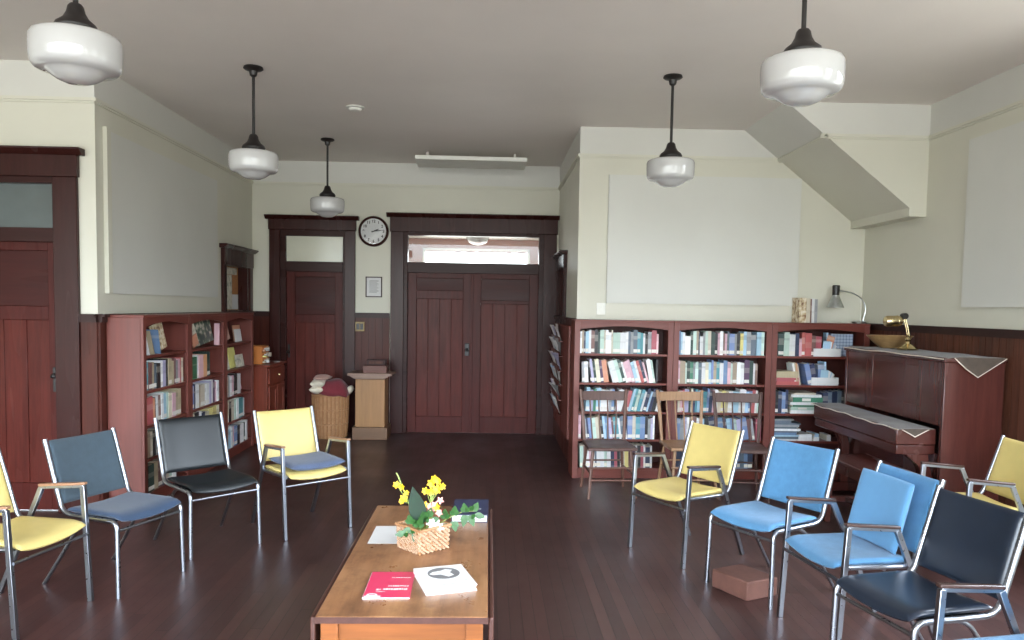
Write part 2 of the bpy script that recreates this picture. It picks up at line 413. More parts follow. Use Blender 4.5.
def room():
    b = MB(); b.box(XFL-.2, XR+.2, YREAR-.2, YB+2.4, -.12, 0); struct(b.build('floor', M['floor'], smooth=False), 'dark glossy narrow floorboards')
    b = MB(); b.box(XFL-.2, XR+.2, YREAR-.2, YB+.12, H, H+.12); struct(b.build('ceiling', M['ceiling'], smooth=False), 'pale grey plaster ceiling')
    def split(b, fn):                      # cream below the rail, pale frieze above
        b.cur = 0; fn(0, RAIL); b.cur = 1; fn(RAIL, H)
    two = [M['cream'], M['frieze']]
    # back wall with the two doorways
    b = MB(); y0, y1 = YB, YB+.12
    for (xa, xb, za, zb) in ((XL, -2.49, 0, RAIL), (-2.49, -1.72, 2.37, RAIL), (-1.72, -1.03, 0, RAIL), (-1.03, .66, 2.40, RAIL), (.66, XT, 0, RAIL)):
        b.box(xa, xb, y0, y1, za, zb)
    b.cur = 1; b.box(XL, XT, y0, y1, RAIL, H)
    struct(b.build('wall_back', two, smooth=False), 'cream back wall with two dark doorways')
    # left wall with a deep niche
    b = MB(); x0, x1 = XL-.35, XL
    n0, n1, nz0, nz1 = 8.27, 9.07, 1.45, 1.97
    b.box(x0, x1, YN+.12, n0, 0, RAIL); b.box(x0, x1, n0, n1, 0, nz0); b.box(x0, x1, n0, n1, nz1, RAIL); b.box(x0, x1, n1, YB+.12, 0, RAIL)
    b.box(x0, XL-.12, n0, n1, nz0, nz1)
    b.cur = 1; b.box(x0, x1, YN+.12, YB+.12, RAIL, H)
    struct(b.build('wall_left', two, smooth=False), 'cream left wall above the long bookcases')
    # left front wall carrying the near door
    b = MB(); y0, y1 = YN, YN+.12
    b.box(XFL, -3.98, y0, y1, 0, RAIL); b.box(-3.98, -3.07, y0, y1, 2.40, RAIL); b.box(-3.07, XL, y0, y1, 0, RAIL)
    b.cur = 1; b.box(XFL, XL, y0, y1, RAIL, H)
    struct(b.build('wall_left_front', two, smooth=False), 'cream wall beside the near left door')
    # return wall, right back wall, right wall
    b = MB(); m0, m1 = 8.3, 9.1
    b.box(XT, XT+.3, YR, m0, 0, RAIL); b.box(XT, XT+.3, m0, m1, 0, 1.45); b.box(XT, XT+.3, m0, m1, 2.0, RAIL); b.box(XT, XT+.3, m1, YB+.12, 0, RAIL)
    b.box(XT+.2, XT+.3, m0, m1, 1.45, 2.0)
    b.cur = 1; b.box(XT, XT+.3, YR, YB+.12, RAIL, H)
    struct(b.build('wall_return', two, smooth=False), 'short cream return wall right of the double door')
    b = MB(); split(b, lambda a, c: b.box(XT+.3, XR+.2, YR, YR+.12, a, c))
    struct(b.build('wall_right_back', two, smooth=False), 'cream wall above the right bookcases')
    b = MB()
    ys = [YREAR] + [q for w in RIGHT_W for q in w] + [YR]
    for i in range(0, len(ys), 2): split(b, lambda a, c: b.box(XR, XR+.2, ys[i], ys[i+1], a, c))
    for (a_, c_) in RIGHT_W:
        b.cur = 0; b.box(XR, XR+.2, a_, c_, 0, .85); b.box(XR, XR+.2, a_, c_, 2.95, RAIL); b.cur = 1; b.box(XR, XR+.2, a_, c_, RAIL, H)
        f = MB(); xm = XR+.1; z0, z1 = .85, 2.95
        for (p, q, r_, s_) in ((a_, a_+.05, z0, z1), (c_-.05, c_, z0, z1), (a_, c_, z0, z0+.06), (a_, c_, z1-.06, z1), (a_, c_, 1.88, 1.94), ((a_+c_)/2-.015, (a_+c_)/2+.015, z0, z1)):
            f.box(xm-.025, xm+.025, p, q, r_, s_)
        struct(f.build('window_%d' % (6+RIGHT_W.index((a_, c_))), M['casing'], smooth=False))
    struct(b.build('wall_right', two, smooth=False), 'cream right wall beside the piano')
    # unseen sides of the room: left and rear with three tall windows
    b = MB(); b.box(XFL-.2, XFL, YREAR, YN+.12, 0, H); struct(b.build('wall_left_outer', M['cream'], smooth=False))
    # boxed-in stair soffit in the right corner
    b = MB(); yf = 6.19
    def soff(poly, mi):
        b.cur = mi; b.prism(poly, 'y', yf, YR)
    zc, z1s, z2s, xe = 3.23, 2.405, 2.335, 3.404
    xr = 2.363 + (zc-RAIL)/(zc-z1s)*(xe-2.363)
    soff([(2.363, zc), (xr, RAIL), (XR, RAIL), (XR, zc)], 1)
    soff([(xr, RAIL), (xe, z1s), (xe, z2s), (XR, z2s), (XR, RAIL)], 0)
    struct(b.build('wall_soffit', two, smooth=False), 'sloping boxed stair soffit in the right corner')
    # picture rail all round
    b = MB(); t = .022; z0, z1 = RAIL-.03, RAIL+.006
    def railx(xa, xb, y): b.box(xa, xb, y-t, y, z0+.014, z1); b.box(xa, xb, y-t*.5, y, z0, z0+.014)
    def raily(ya, yb_, x, sgn): b.box(x, x+sgn*t, ya, yb_, z0+.014, z1); b.box(x, x+sgn*t*.5, ya, yb_, z0, z0+.014)
    railx(XL, XT, YB); raily(YN-t, YB, XL, 1); railx(XFL, XL, YN); raily(YR-t, YB, XT, -1); railx(XT, 2.72, YR)
    railx(xr-.04, XR, yf); raily(YREAR, yf, XR, -1)
    # across the sloping face
    b.prism([(xr, RAIL+.004), (xr-.016, RAIL-.012), (xr+.02, RAIL-.04), (xr+.036, RAIL-.026)], 'y', yf-t, YR)
    struct(b.build('trim_1', M['cream'], smooth=False), 'slim picture rail')
    # raised pinboard panels on the walls
    b = MB(); b.box(XL, XL+.018, 5.79, 8.03, 1.6, 2.79)
    b.cur = 1; b.box(XL, XL+.03, 5.73, 5.79, 1.6, 2.81)
    struct(b.build('trim_2', [M['panel'], M['cream']], smooth=False), 'large flat painted panel on the left wall')
    b = MB(); b.box(1.1, 2.91, YR-.03, YR, 1.6, 2.79)
    struct(b.build('trim_3', M['panel'], smooth=False), 'large flat painted panel above the right bookcases')
    b = MB(); b.box(XR-.03, XR, 4.45, 5.62, 1.6, 2.83)
    struct(b.build('trim_4', M['panel'], smooth=False), 'large flat painted panel on the right wall')
    # wainscots (boards with grooves) and caps
    def wains(name, seg, mat, capmat, label, pitch=.085):
        b = MB()
        for (ax, a, c, w, sgn) in seg:       # ax 'x': runs along x on a wall at y=w ; ax 'y': along y at x=w
            n = max(1, round(abs(c-a)/pitch)); st = (c-a)/n
            for i in range(n):
                p, q = a+i*st+.003, a+(i+1)*st-.003
                if ax == 'x': b.box(p, q, w, w+sgn*.014, .0, W-.05)
                else: b.box(w, w+sgn*.014, p, q, .0, W-.05)
            lo, hi = min(a, c), max(a, c)
            if ax == 'x': b.box(lo, hi, w, w+sgn*.008, 0, W-.05)
            else: b.box(w, w+sgn*.008, lo, hi, 0, W-.05)
            b.cur = 1
            for (e, za, zb) in ((.03, W-.06, W-.02), (.048, W-.02, W)):
                if ax == 'x': b.box(lo, hi, w, w+sgn*e, za, zb)
                else: b.box(w, w+sgn*e, lo, hi, za, zb)
            b.cur = 0
        return struct(b.build(name, [mat, capmat], smooth=False), label)
    wains('trim_5', [('x', XL, -2.615, YB, -1), ('x', -1.60, -1.19, YB, -1), ('x', .80, XT, YB, -1), ('y', YN, YB, XL, 1), ('x', -2.94, XL, YN, -1)],
          M['wains'], M['cap'], 'dark stained beadboard wainscot')
    wains('trim_6', [('y', YR, YB, XT, -1)], M['wains'], M['cap'], 'dark wainscot on the return wall', .1)
    wains('trim_7', [('y', 4.45, YR, XR, -1)], M['wainsR'], M['cap'], 'brown beadboard wainscot behind the piano', .075)
room()

# ------------------------------------------------------------------ doors
def casing_front(b, x0, x1, ztop, y, wd=.155, headh=.22, cap=.05, th=.035):
    # x0,x1 outer edges of side casings on a wall facing -y
    b.box(x0, x0+wd, y-th, y, 0, ztop-headh); b.box(x1-wd, x1, y-th, y, 0, ztop-headh)
    b.box(x0-.01, x1+.01, y-th-.008, y, ztop-headh, ztop-.045)
    b.prism([(y, ztop-.05), (y-th-.015, ztop-.05), (y-th-.055, ztop-.012), (y-th-.055, ztop), (y, ztop)], 'x', x0-cap, x1+cap)

def leaf(b, x0, x1, z0, z1, y, top_panel, mid, st=.105, low=.2, boards=4, th=.04):
    # stiles and rails proud of recessed panel / plank fields; y is the front face
    b.cur = 0
    b.box(x0, x0+st, y, y+th, z0, z1); b.box(x1-st, x1, y, y+th, z0, z1)
    zt = z1-.07
    b.box(x0+st, x1-st, y, y+th, zt, z1); b.box(x0+st, x1-st, y, y+th, z0, z0+low)
    b.box(x0+st, x1-st, y, y+th, top_panel-mid, top_panel)
    b.cur = 1; b.box(x0+st, x1-st, y+.013, y+th, top_panel, zt)
    b.cur = 2
    n = boards; w = (x1-x0-2*st)/n
    for i in range(n):
        b.box(x0+st+i*w+.002, x0+st+(i+1)*w-.002, y+.010 + (.004 if i % 2 else 0), y+th, z0+low, top_panel-mid)
    b.box(x0+st, x1-st, y+.018, y+th-.002, z0+low, top_panel-mid)
    b.cur = 0
LEAFM = [M['door'], M['door_dark'], m_wood('door_plank_wood', rgb(84, 37, 31), 'Z', .3, .45, spec=.12)]

def doors():
    # --- double door
    d = sthing('door_1', 'dark varnished double door with long glazed transom')
    b = MB(); casing_front(b, -1.18, .80, 2.64, YB); b.build('casing', M['casing'], d, .004)
    b = MB(); y = YB+.0
    b.box(-1.03, -.98, y-.01, y+.12, 0, 2.40); b.box(.59, .66, y-.01, y+.12, 0, 2.40)
    b.box(-1.03, .66, y-.012, y+.12, 2.385, 2.43); b.box(-.98, .59, y-.012, y+.12, 1.94, 2.065)
    b.build('jamb', M['casing_h'], d, .003)
    b = MB(); b.box(-.98, .59, y+.05, y+.056, 2.06, 2.39); p = b.build('transom_pane', M['glass'], d)
    p['label'] = 'clear glass transom pane'
    b = MB(); leaf(b, -.98, -.208, .006, 1.95, y+.03, 1.73, .10); b.build('leaf', LEAFM, d, .003)
    b = MB(); leaf(b, -.204, .59, .006, 1.95, y+.03, 1.62, .04); b.build('leaf', LEAFM, d, .003)
    b = MB(); b.box(-.222, -.192, y+.016, y+.032, .01, 1.95); b.build('astragal', M['door'], d, .003)
    b = MB(); b.box(-.285, -.235, y+.004, y+.03, .95, 1.10); b.lathe([(0, 0), (.018, .004), (.02, .02), (.012, .03), (.01, .045)], (-.26, y-.03, 1.0)); b.build('lock', M['blackmetal'], d, .003)
    # --- small back door
    d = sthing('door_2', 'narrow dark door with a milky transom left of the clock')
    b = MB(); casing_front(b, -2.615, -1.60, 2.59, YB, wd=.125, headh=.17, cap=.045); b.build('casing', M['casing'], d, .004)
    b = MB()
    b.box(-2.49, -2.425, y-.01, y+.12, 0, 2.37); b.box(-1.75, -1.72, y-.01, y+.12, 0, 2.37)
    b.box(-2.49, -1.72, y-.012, y+.12, 2.35, 2.43); b.box(-2.425, -1.75, y-.012, y+.12, 1.93, 2.05)
    b.build('jamb', M['casing_h'], d, .003)
    b = MB(); b.box(-2.425, -1.75, y+.03, y+.04, 2.045, 2.355); b.build('transom_pane', M['frost'], d)['label'] = 'milky transom pane'
    b = MB(); leaf(b, -2.425, -1.75, .006, 1.94, y+.03, 1.42, .10, st=.1, boards=4)
    b.build('leaf', LEAFM, d, .003)
    b = MB(); b.box(-2.41, -2.385, y+.015, y+.03, .9, 1.06); b.lathe([(0, 0), (.02, .006), (.022, .02), (.01, .04)], (-2.397, y-.01, .95)); b.build('handle', M['blackmetal'], d, .003)
    # --- near left door
    y = YN
    d = sthing('door_3', 'dark door with a grey glass transom at the left edge')
    b = MB(); casing_front(b, -4.12, -2.94, 2.62, y, wd=.17, headh=.2, cap=.05); b.build('casing', M['casing'], d, .004)
    b = MB(); b.box(-3.98, -3.95, y-.01, y+.12, 0, 2.4); b.box(-3.11, -3.07, y-.01, y+.12, 0, 2.4)
    b.box(-3.98, -3.07, y-.012, y+.12, 2.375, 2.43); b.box(-3.95, -3.11, y-.012, y+.12, 1.96, 2.06)
    b.build('jamb', M['casing_h'], d, .003)
    b = MB(); b.box(-3.95, -3.11, y+.03, y+.04, 2.05, 2.38); b.build('transom_pane', M['smoke'], d)['label'] = 'grey obscured transom pane'
    b = MB(); leaf(b, -3.95, -3.075, .006, 1.97, y+.03, 1.5, .1, st=.11, boards=4)
    b.build('leaf', LEAFM, d, .003)
    b = MB(); b.box(-3.155, -3.10, y+.012, y+.03, .88, 1.06); b.lathe([(0, 0), (.02, .006), (.024, .02), (.01, .04)], (-3.128, y-.02, .98)); b.build('handle', M['blackmetal'], d, .003)
    # --- niche casings left and right
    d = sthing('trim_8', 'dark framed niche above the far end of the left bookcase')
    b = MB(); x = XL; n0, n1 = 8.27, 9.07
    b.box(x, x+.03, n0-.1, n0, W, 1.97); b.box(x, x+.03, n1, n1+.1, W, 1.97)
    b.box(x, x+.04, n0-.1, n1+.1, 1.95, 2.12)
    b.prism([(x, 2.12), (x+.045, 2.12), (x+.085, 2.15), (x+.085, 2.165), (x, 2.165)], 'y', n0-.15, n1+.14)
    b.box(x-.12, x, n0, n0+.02, W, 1.97); b.box(x-.12, x, n1-.02, n1, W, 1.97); b.box(x-.12, x, n0, n1, 1.95, 1.97); b.box(x-.12, x, n0, n1, 1.45, 1.462)
    b.build('casing', M['casing'], d, .003)
    b = MB(); b.box(x-.119, x-.108, n0+.02, n1-.02, 1.462, 1.95); b.build('corkboard', M['cork'], d)
    d = sthing('trim_9', 'dark framed niche on the return wall')
    b = MB(); x = XT; n0, n1 = 8.3, 9.1
    b.box(x-.03, x, n0-.1, n0, W, 2.0); b.box(x-.03, x, n1, n1+.1, W, 2.0)
    b.box(x-.04, x, n0-.1, n1+.1, 1.98, 2.12)
    b.prism([(x, 2.12), (x-.045, 2.12), (x-.085, 2.145), (x-.085, 2.16), (x, 2.16)], 'y', n0-.15, n1+.13)
    b.box(x, x+.2, n0, n0+.02, W, 2.0); b.box(x, x+.2, n1-.02, n1, W, 2.0); b.box(x, x+.2, n0, n1, 1.98, 2.0)
    b.build('casing', M['casing'], d, .003)
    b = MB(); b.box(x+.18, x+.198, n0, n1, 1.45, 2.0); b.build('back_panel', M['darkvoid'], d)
doors()

# vestibule seen through the transom
def vestibule():
    y0, y1 = YB+.12, 11.0
    b = MB(); xa, xb, zc = -1.25, .86, 2.50
    b.box(xa-.1, xa, y0, y1, 0, zc); b.box(xb, xb+.1, y0, y1, 0, zc)
    b.cur = 1
    x0, x1, za, zb = -.92, .54, 1.2, 2.335
    b.box(xa, x0, y1, y1+.12, 0, zc); b.box(x1, xb, y1, y1+.12, 0, zc); b.box(x0, x1, y1, y1+.12, 0, za); b.box(x0, x1, y1, y1+.12, zb, zc)
    struct(b.build('wall_vestibule', [M['cream'], M['salmon']], smooth=False), 'bright porch walls beyond the transom')
    b = MB(); b.box(xa-.1, xb+.1, y0, y1+.12, zc, zc+.1); struct(b.build('ceiling_vestibule', M['white'], smooth=False))
    b = MB()
    b.box(x0-.03, x0, y1-.03, y1, za, zb+.03); b.box(x1, x1+.03, y1-.03, y1, za, zb+.03); b.box(x0-.03, x1+.03, y1-.03, y1, zb, zb+.03)
    n = 16; top = []
    for i in range(n*6+1):
        u = i/(n*6); top.append((x0+u*(x1-x0), zb-.012-.012*abs(math.sin(u*n*PI/2))))
    b.cur = 1; b.prism(top+[(x1, zb), (x0, zb)], 'y', y1+.02, y1+.03)
    struct(b.build('window_4', [M['white'], M['salmon']], smooth=False), 'bright porch window seen through the transom')
    t = thing('porch_lamp', 'white globe lamp seen through the long door transom', 'lamp', (-.16, 10.15, zc))
    b = MB(); b.lathe([(0, -.15), (.06, -.14), (.12, -.11), (.15, -.06), (.15, -.03), (.1, -.01)]); b.build('globe', M['opal'], t)
    b = MB(); b.lathe([(.1, -.02), (.1, 0)]); b.build('canopy', M['black'], t)
vestibule()

# ------------------------------------------------------------------ bookcases
SH = [1.14, .875, .612, .36, .095]
def bookcase(name, label, loc, rot, group, wd=.9, dp=.3, ht=1.445, ends=(0, 0)):
    t = thing(name, label, 'bookcase', loc, rot, group)
    st = .05
    for x in (0, wd-.03):
        b = MB(); b.box(x, x+.03, .0162, dp, 0, ht-.02); b.build('side_panel', M['case'], t, .002)
    b = MB(); b.box(0, wd, -.012, dp, ht-.02, ht); b.build('top', M['case_h'], t, .003)
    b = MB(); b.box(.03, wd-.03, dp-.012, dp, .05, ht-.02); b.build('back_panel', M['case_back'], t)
    for x in (0, wd-st):
        b = MB(); b.box(x, x+st, -.006, .016, 0, ht-.02); b.build('stile', M['case'], t, .002)
    b = MB(); n = 14; arc = []
    for i in range(n+1):
        u = i/n; arc.append((st+u*(wd-2*st), ht-.085+.03*math.sin(u*PI)))
    b.prism(arc+[(wd-st, ht-.02), (st, ht-.02)], 'y', -.006, .014); b.build('valance', M['case_h'], t)
    for z in SH:
        b = MB(); b.box(.03, wd-.03, .006, dp-.012, z-.02, z); b.build('shelf', M['case_h'], t, .0015)
    b = MB(); b.box(st, wd-st, .012, .03, 0, .076); b.build('plinth', M['case_h'], t)
    return t

GL, GR = 'bookcases along the left wall', 'bookcases against the right back wall'
for i, lab in enumerate(['mahogany bookcase on left wall, nearest of three, broad end panel showing',
                         'mahogany bookcase on left wall, middle of three, behind black chair',
                         'mahogany bookcase on left wall, farthest of three, beside small cabinet']):
    bookcase('bookcase', lab, (XL+.02+.26, 5.70+.88*i, 0), PI/2, GL, wd=.878, dp=.26)
for i, lab in enumerate(['mahogany bookcase full of books, left of three behind wooden chairs',
                         'mahogany bookcase full of books, middle of three behind wooden chairs',
                         'mahogany bookcase with trays and flat stacks, right of three beside piano']):
    bookcase('bookcase', lab, (.775+.9*i, 6.885, 0), 0, GR, wd=.898, dp=.3)

ORD = ['first', 'second', 'third', 'fourth', 'fifth', 'sixth', 'seventh', 'eighth', 'ninth', 'tenth', 'eleventh', 'twelfth', 'thirteenth', 'fourteenth',
       'fifteenth', 'sixteenth', 'seventeenth', 'eighteenth', 'nineteenth', 'twentieth', 'twenty-first', 'twenty-second', 'twenty-third', 'twenty-fourth',
       'twenty-fifth', 'twenty-sixth', 'twenty-seventh', 'twenty-eighth', 'twenty-ninth', 'thirtieth']
BAY = ['nearest bay on left wall', 'middle bay on left wall', 'farthest bay on left wall',
       'leftmost bay behind wooden chairs', 'middle bay behind wooden chairs', 'bay beside the piano']
SHN = ['top', 'second', 'third', 'fourth', 'bottom']

def book_mesh(b, w, h, d, label=True, off=0):
    c = .0022
    b.cur = off+0; b.box(0, c, 0, d, 0, h); b.box(w-c, w, 0, d, 0, h); b.box(c, w-c, 0, c, 0, h)
    b.cur = off+1; b.box(c, w-c, c, d-.004, .003, h-.004)
    if label: b.cur = off+2; b.box(.001, w-.001, -.0006, 0, .012, .042)
    b.cur = 0
def frame_at(bay):
    if bay < 3: return Matrix.Translation((XL+.28, 5.70+.88*bay, 0)) @ Matrix.Rotation(PI/2, 4, 'Z')
    return Matrix.Translation((.775+.9*(bay-3), 6.885, 0))
def parse(s):
    out = []
    for tk in s.split():
        h = 0
        if tk[-1] in 'stm': h = {'s': -.03, 't': .022, 'm': -.014}[tk[-1]]; tk = tk[:-1]
        out.append((tk[0], float(tk[1:]), h))
    return out
STUFF = MB(); STUFFC = list(BC)
def row(bay, shelf, spec, a, c, tilt=None, hh=.205, stuff=False, first=0, dp=.16):
    toks = parse(spec); tot = sum(t[1] for t in toks); F = frame_at(bay)
    W0, W1 = .052, .848
    if bay < 3: W1 = .826
    angs = [tilt(i) if tilt else random.uniform(-.3, .3) for i in range(len(toks))]
    ext = [0]+[.215*max(0, math.tan(R(q))-math.tan(R(p_))) for p_, q in zip(angs, angs[1:])]
    if angs[0] > 0: ext[0] = .215*math.tan(R(angs[0]))
    end = .215*max(0, -math.tan(R(angs[-1])))
    x = W0+(W1-W0)*a; k = ((W1-W0)*(c-a)-sum(ext)-end)/tot
    for i, (code, w, dh) in enumerate(toks):
        ang = angs[i]; x += ext[i]
        th = max(.006, w*k*math.cos(R(ang))-.0008)
        h = min(hh+dh+random.uniform(-.016, .012), .228)
        d = dp+random.uniform(-.02, .02)
        y = .022+random.uniform(-.004, .006)
        z = SH[shelf]+.0005
        if ang >= 0: L = Matrix.Translation((x, y, z)) @ Matrix.Rotation(-R(ang), 4, 'Y')
        else: L = Matrix.Translation((x+w*k-.0008, y, z)) @ Matrix.Rotation(-R(ang), 4, 'Y') @ Matrix.Translation((-th, 0, 0))
        lab = random.random() < .55
        if stuff:
            STUFF.T = F @ L; o3 = STUFFC.index(code)
            cc = .0022; STUFF.cur = o3
            STUFF.box(0, th, 0, d, 0, h-.003)
            STUFF.cur = len(STUFFC); STUFF.box(cc, th-cc, cc, d-.004, .003, h)
            if lab: STUFF.box(.001, th-.001, -.0006, 0, .012, .042)
        else:
            b = MB(); book_mesh(b, th, h, d, lab)
            o = b.build('book', [bookmat(code), M['pages'], M['spinelabel']], smooth=False)
            o.matrix_world = F @ L
            size = 'slim' if w < 2.3 else ('thick' if w >= 4.5 else '')
            size = {-.03: 'short ', .022: 'tall '}.get(dh, '') + (size+' ' if size else '')
            tag(o, '%s%s book, %s from left, %s shelf, %s' % (size, BN[code], ORD[i+first], SHN[shelf], BAY[bay]), 'book',
                'books on the %s shelf, %s' % (SHN[shelf], BAY[bay]))
        x += w*k

# right back wall, left bay
row(3, 0, "W2 I2 N1.5 A3 W2.3 H3.5 K3.2 D2 M4 C1.5 W2.5 W3 C1.5 M7 W5.5 W2.5 S2.5 G2.5 S4 T3 T2.5 W2s K2.5s G3.5m R5t P2m", 0, .90)
row(3, 1, "G2.5 W4 K1.5 V2.5 D2.5 C4 U3 O5 W2.5 W4 M4 D3 W2 P4.5 P3 A3.5 W2.5 R3 N3 P2 W4 M2 K2", .02, .90, lambda i: 3 if i < 2 else (8 if i < 8 else (17 if i < 20 else (10 if i < 22 else 0))))
row(3, 2, "A4 V4 E3 A5 W3 W6 G3 B3 W5 W3 H2 R4 A3 T2.5 M3 T4 W2s N3.5 A2 N3 K4 W3.5", .08, .985, lambda i: -2 if i < 8 else -15 + (i % 3))
row(3, 3, "P3 H2 G2 N2 B4 M3.5 C3 I2 K2.5 A2.5 B3.5 V3 H2 T5 W2 S4 W2 B5 C3.5 T4.5 B5 K3 G3 V2 W2", 0, .88, lambda i: 0 if i == 0 else (7 if i < 17 else 0))
row(3, 4, "M4 H2 W4 P2 W4 S2 W4 W4 M3 W4 N4 R3 K3 G3 C2 Y4 H3 U4 W2 K4 R3 W2 N5 W2", .02, .86, lambda i: 2 if i < 16 else 1, stuff=True)
# right back wall, middle bay
row(4, 0, "B2 A1.5 W2.5 W5s D2.5 M3 I2 N1 W3s G2 M2.5 C3 D3.5 K2.5 P2 W3 H1.5 P2 S2 B5 G2 K3 Y3 A3 G4 S5m A4.5 M3", 0, .99)
row(4, 1, "P2 I5 M1.5 D3 E3 G2 M3 S3 W3.5 C3 A2.5 B2 I3 T3 W3.5 B4 P3 M1.5 I4 W3.5 W3.5 U5t D3.5 W2 H2", 0, .92)
row(4, 2, "C2 P2 R2 V4 D2 C2 N2 T2 A3.5 S2 T3.5 B2 N3 P2 W3 C3 Y4 I3 W4 A3 A3 W6 A3 B3 R3 W2 M2s", .01, .96, lambda i: -3 if i > 10 else -1)
row(4, 3, "B3 G3 V2 W2 I3 H3 W3 A3 K3 N6 B5 N3 A3 B3 M2 V3 B5 H3 G2 R4.5", 0, .985, lambda i: 0 if (i < 8 or i == 19) else 9)
row(4, 4, "N5 S3 K3 N4 B4 S3 K4 N3 W3 A4 V5 N4 K3 B4 S3 B3 N4", 0, .9, lambda i: 2, stuff=True)
# bay beside the piano
row(5, 0, "K2 D5 M5 W5.5 N3.5 P2.5s R3 R6t H4m R5m", 0, .52)
row(5, 1, "W3 I2 O2 C2", .185, .30, lambda i: 9, first=0)
row(5, 1, "B5m N5m B6m A2", .32, .60, lambda i: 13 if i < 2 else 3, first=4)
row(5, 2, "K4 N4 B4 N3", 0, .16, hh=.205)
row(5, 2, "N5 S4 N5 S4 K5", .56, .84, hh=.205, first=4)
# left wall, nearest bay
row(0, 1, "T4 H3 I2.5 S2 K3 W3 V3 K2 I3 I3 H1.5 G2 P2 R1.5 C2.5", .02, .97)
row(0, 2, "W2 R5 O2 D1.5 W2 H2.5 W2 A3 M2 C3 P3.5 I3 I3", .02, .90, lambda i: 3 if i < 8 else 0)
row(0, 3, "I5 C2 K2.5 G4 S4 H3 W3 I3 C3", .02, .8)
row(0, 4, "C2 D4 I3 H3 S2 C3 M2 W3", .02, .75)
# left wall, middle bay
row(1, 1, "C2 E3.5 W1.5 P3.5 O3 D2.5t", .02, .62, hh=.205)
row(1, 2, "M1.5 B2 N1.5 W3 I1.5 C4 W2 W3 V2 W2 U2 P2 W2", .02, .92)
row(1, 3, "C3 K3 W2 N2 C3 Y3 Y3 C2", .02, .93)
# left wall, farthest bay
row(2, 2, "C3 G2 W2 P2 K1.5 K3 W4", .02, .62)
row(2, 3, "C3 K2 C3 M2 W2 T4 W2", .02, .78)
row(2, 4, "C2 A3 W1.5 P2 B3 K2 W4 D2 W2", .02, .88)
o = STUFF.build('bottom_shelf_books', [bookmat(c) for c in STUFFC]+[M['pages']], smooth=False)
tag(o, 'rows of mixed books on bottom shelves behind the wooden chairs', 'books', kind='stuff')

def slab(name, F, x0, x1, y0, y1, z0, z1, code, label, cat, group=None, rz=0, mat=None, pages=True):
    b = MB(); cx, cy = (x0+x1)/2, (y0+y1)/2; w, d, h = (x1-x0)/2, (y1-y0)/2, z1-z0
    if pages and h > .008:
        c = .0025
        b.box(-w, w, -d, d, 0, c); b.box(-w, w, -d, d, h-c, h); b.box(-w, w, -d, -d+c, c, h-c)
        b.cur = 1; b.box(-w+.003, w-.003, -d+c, d-.003, c, h-c)
    else: b.box(-w, w, -d, d, 0, h)
    o = b.build(name, [mat or bookmat(code), M['pages']], smooth=False)
    o.matrix_world = F @ Matrix.Translation((cx, cy, z0)) @ Matrix.Rotation(R(rz), 4, 'Z')
    return tag(o, label, cat, group)

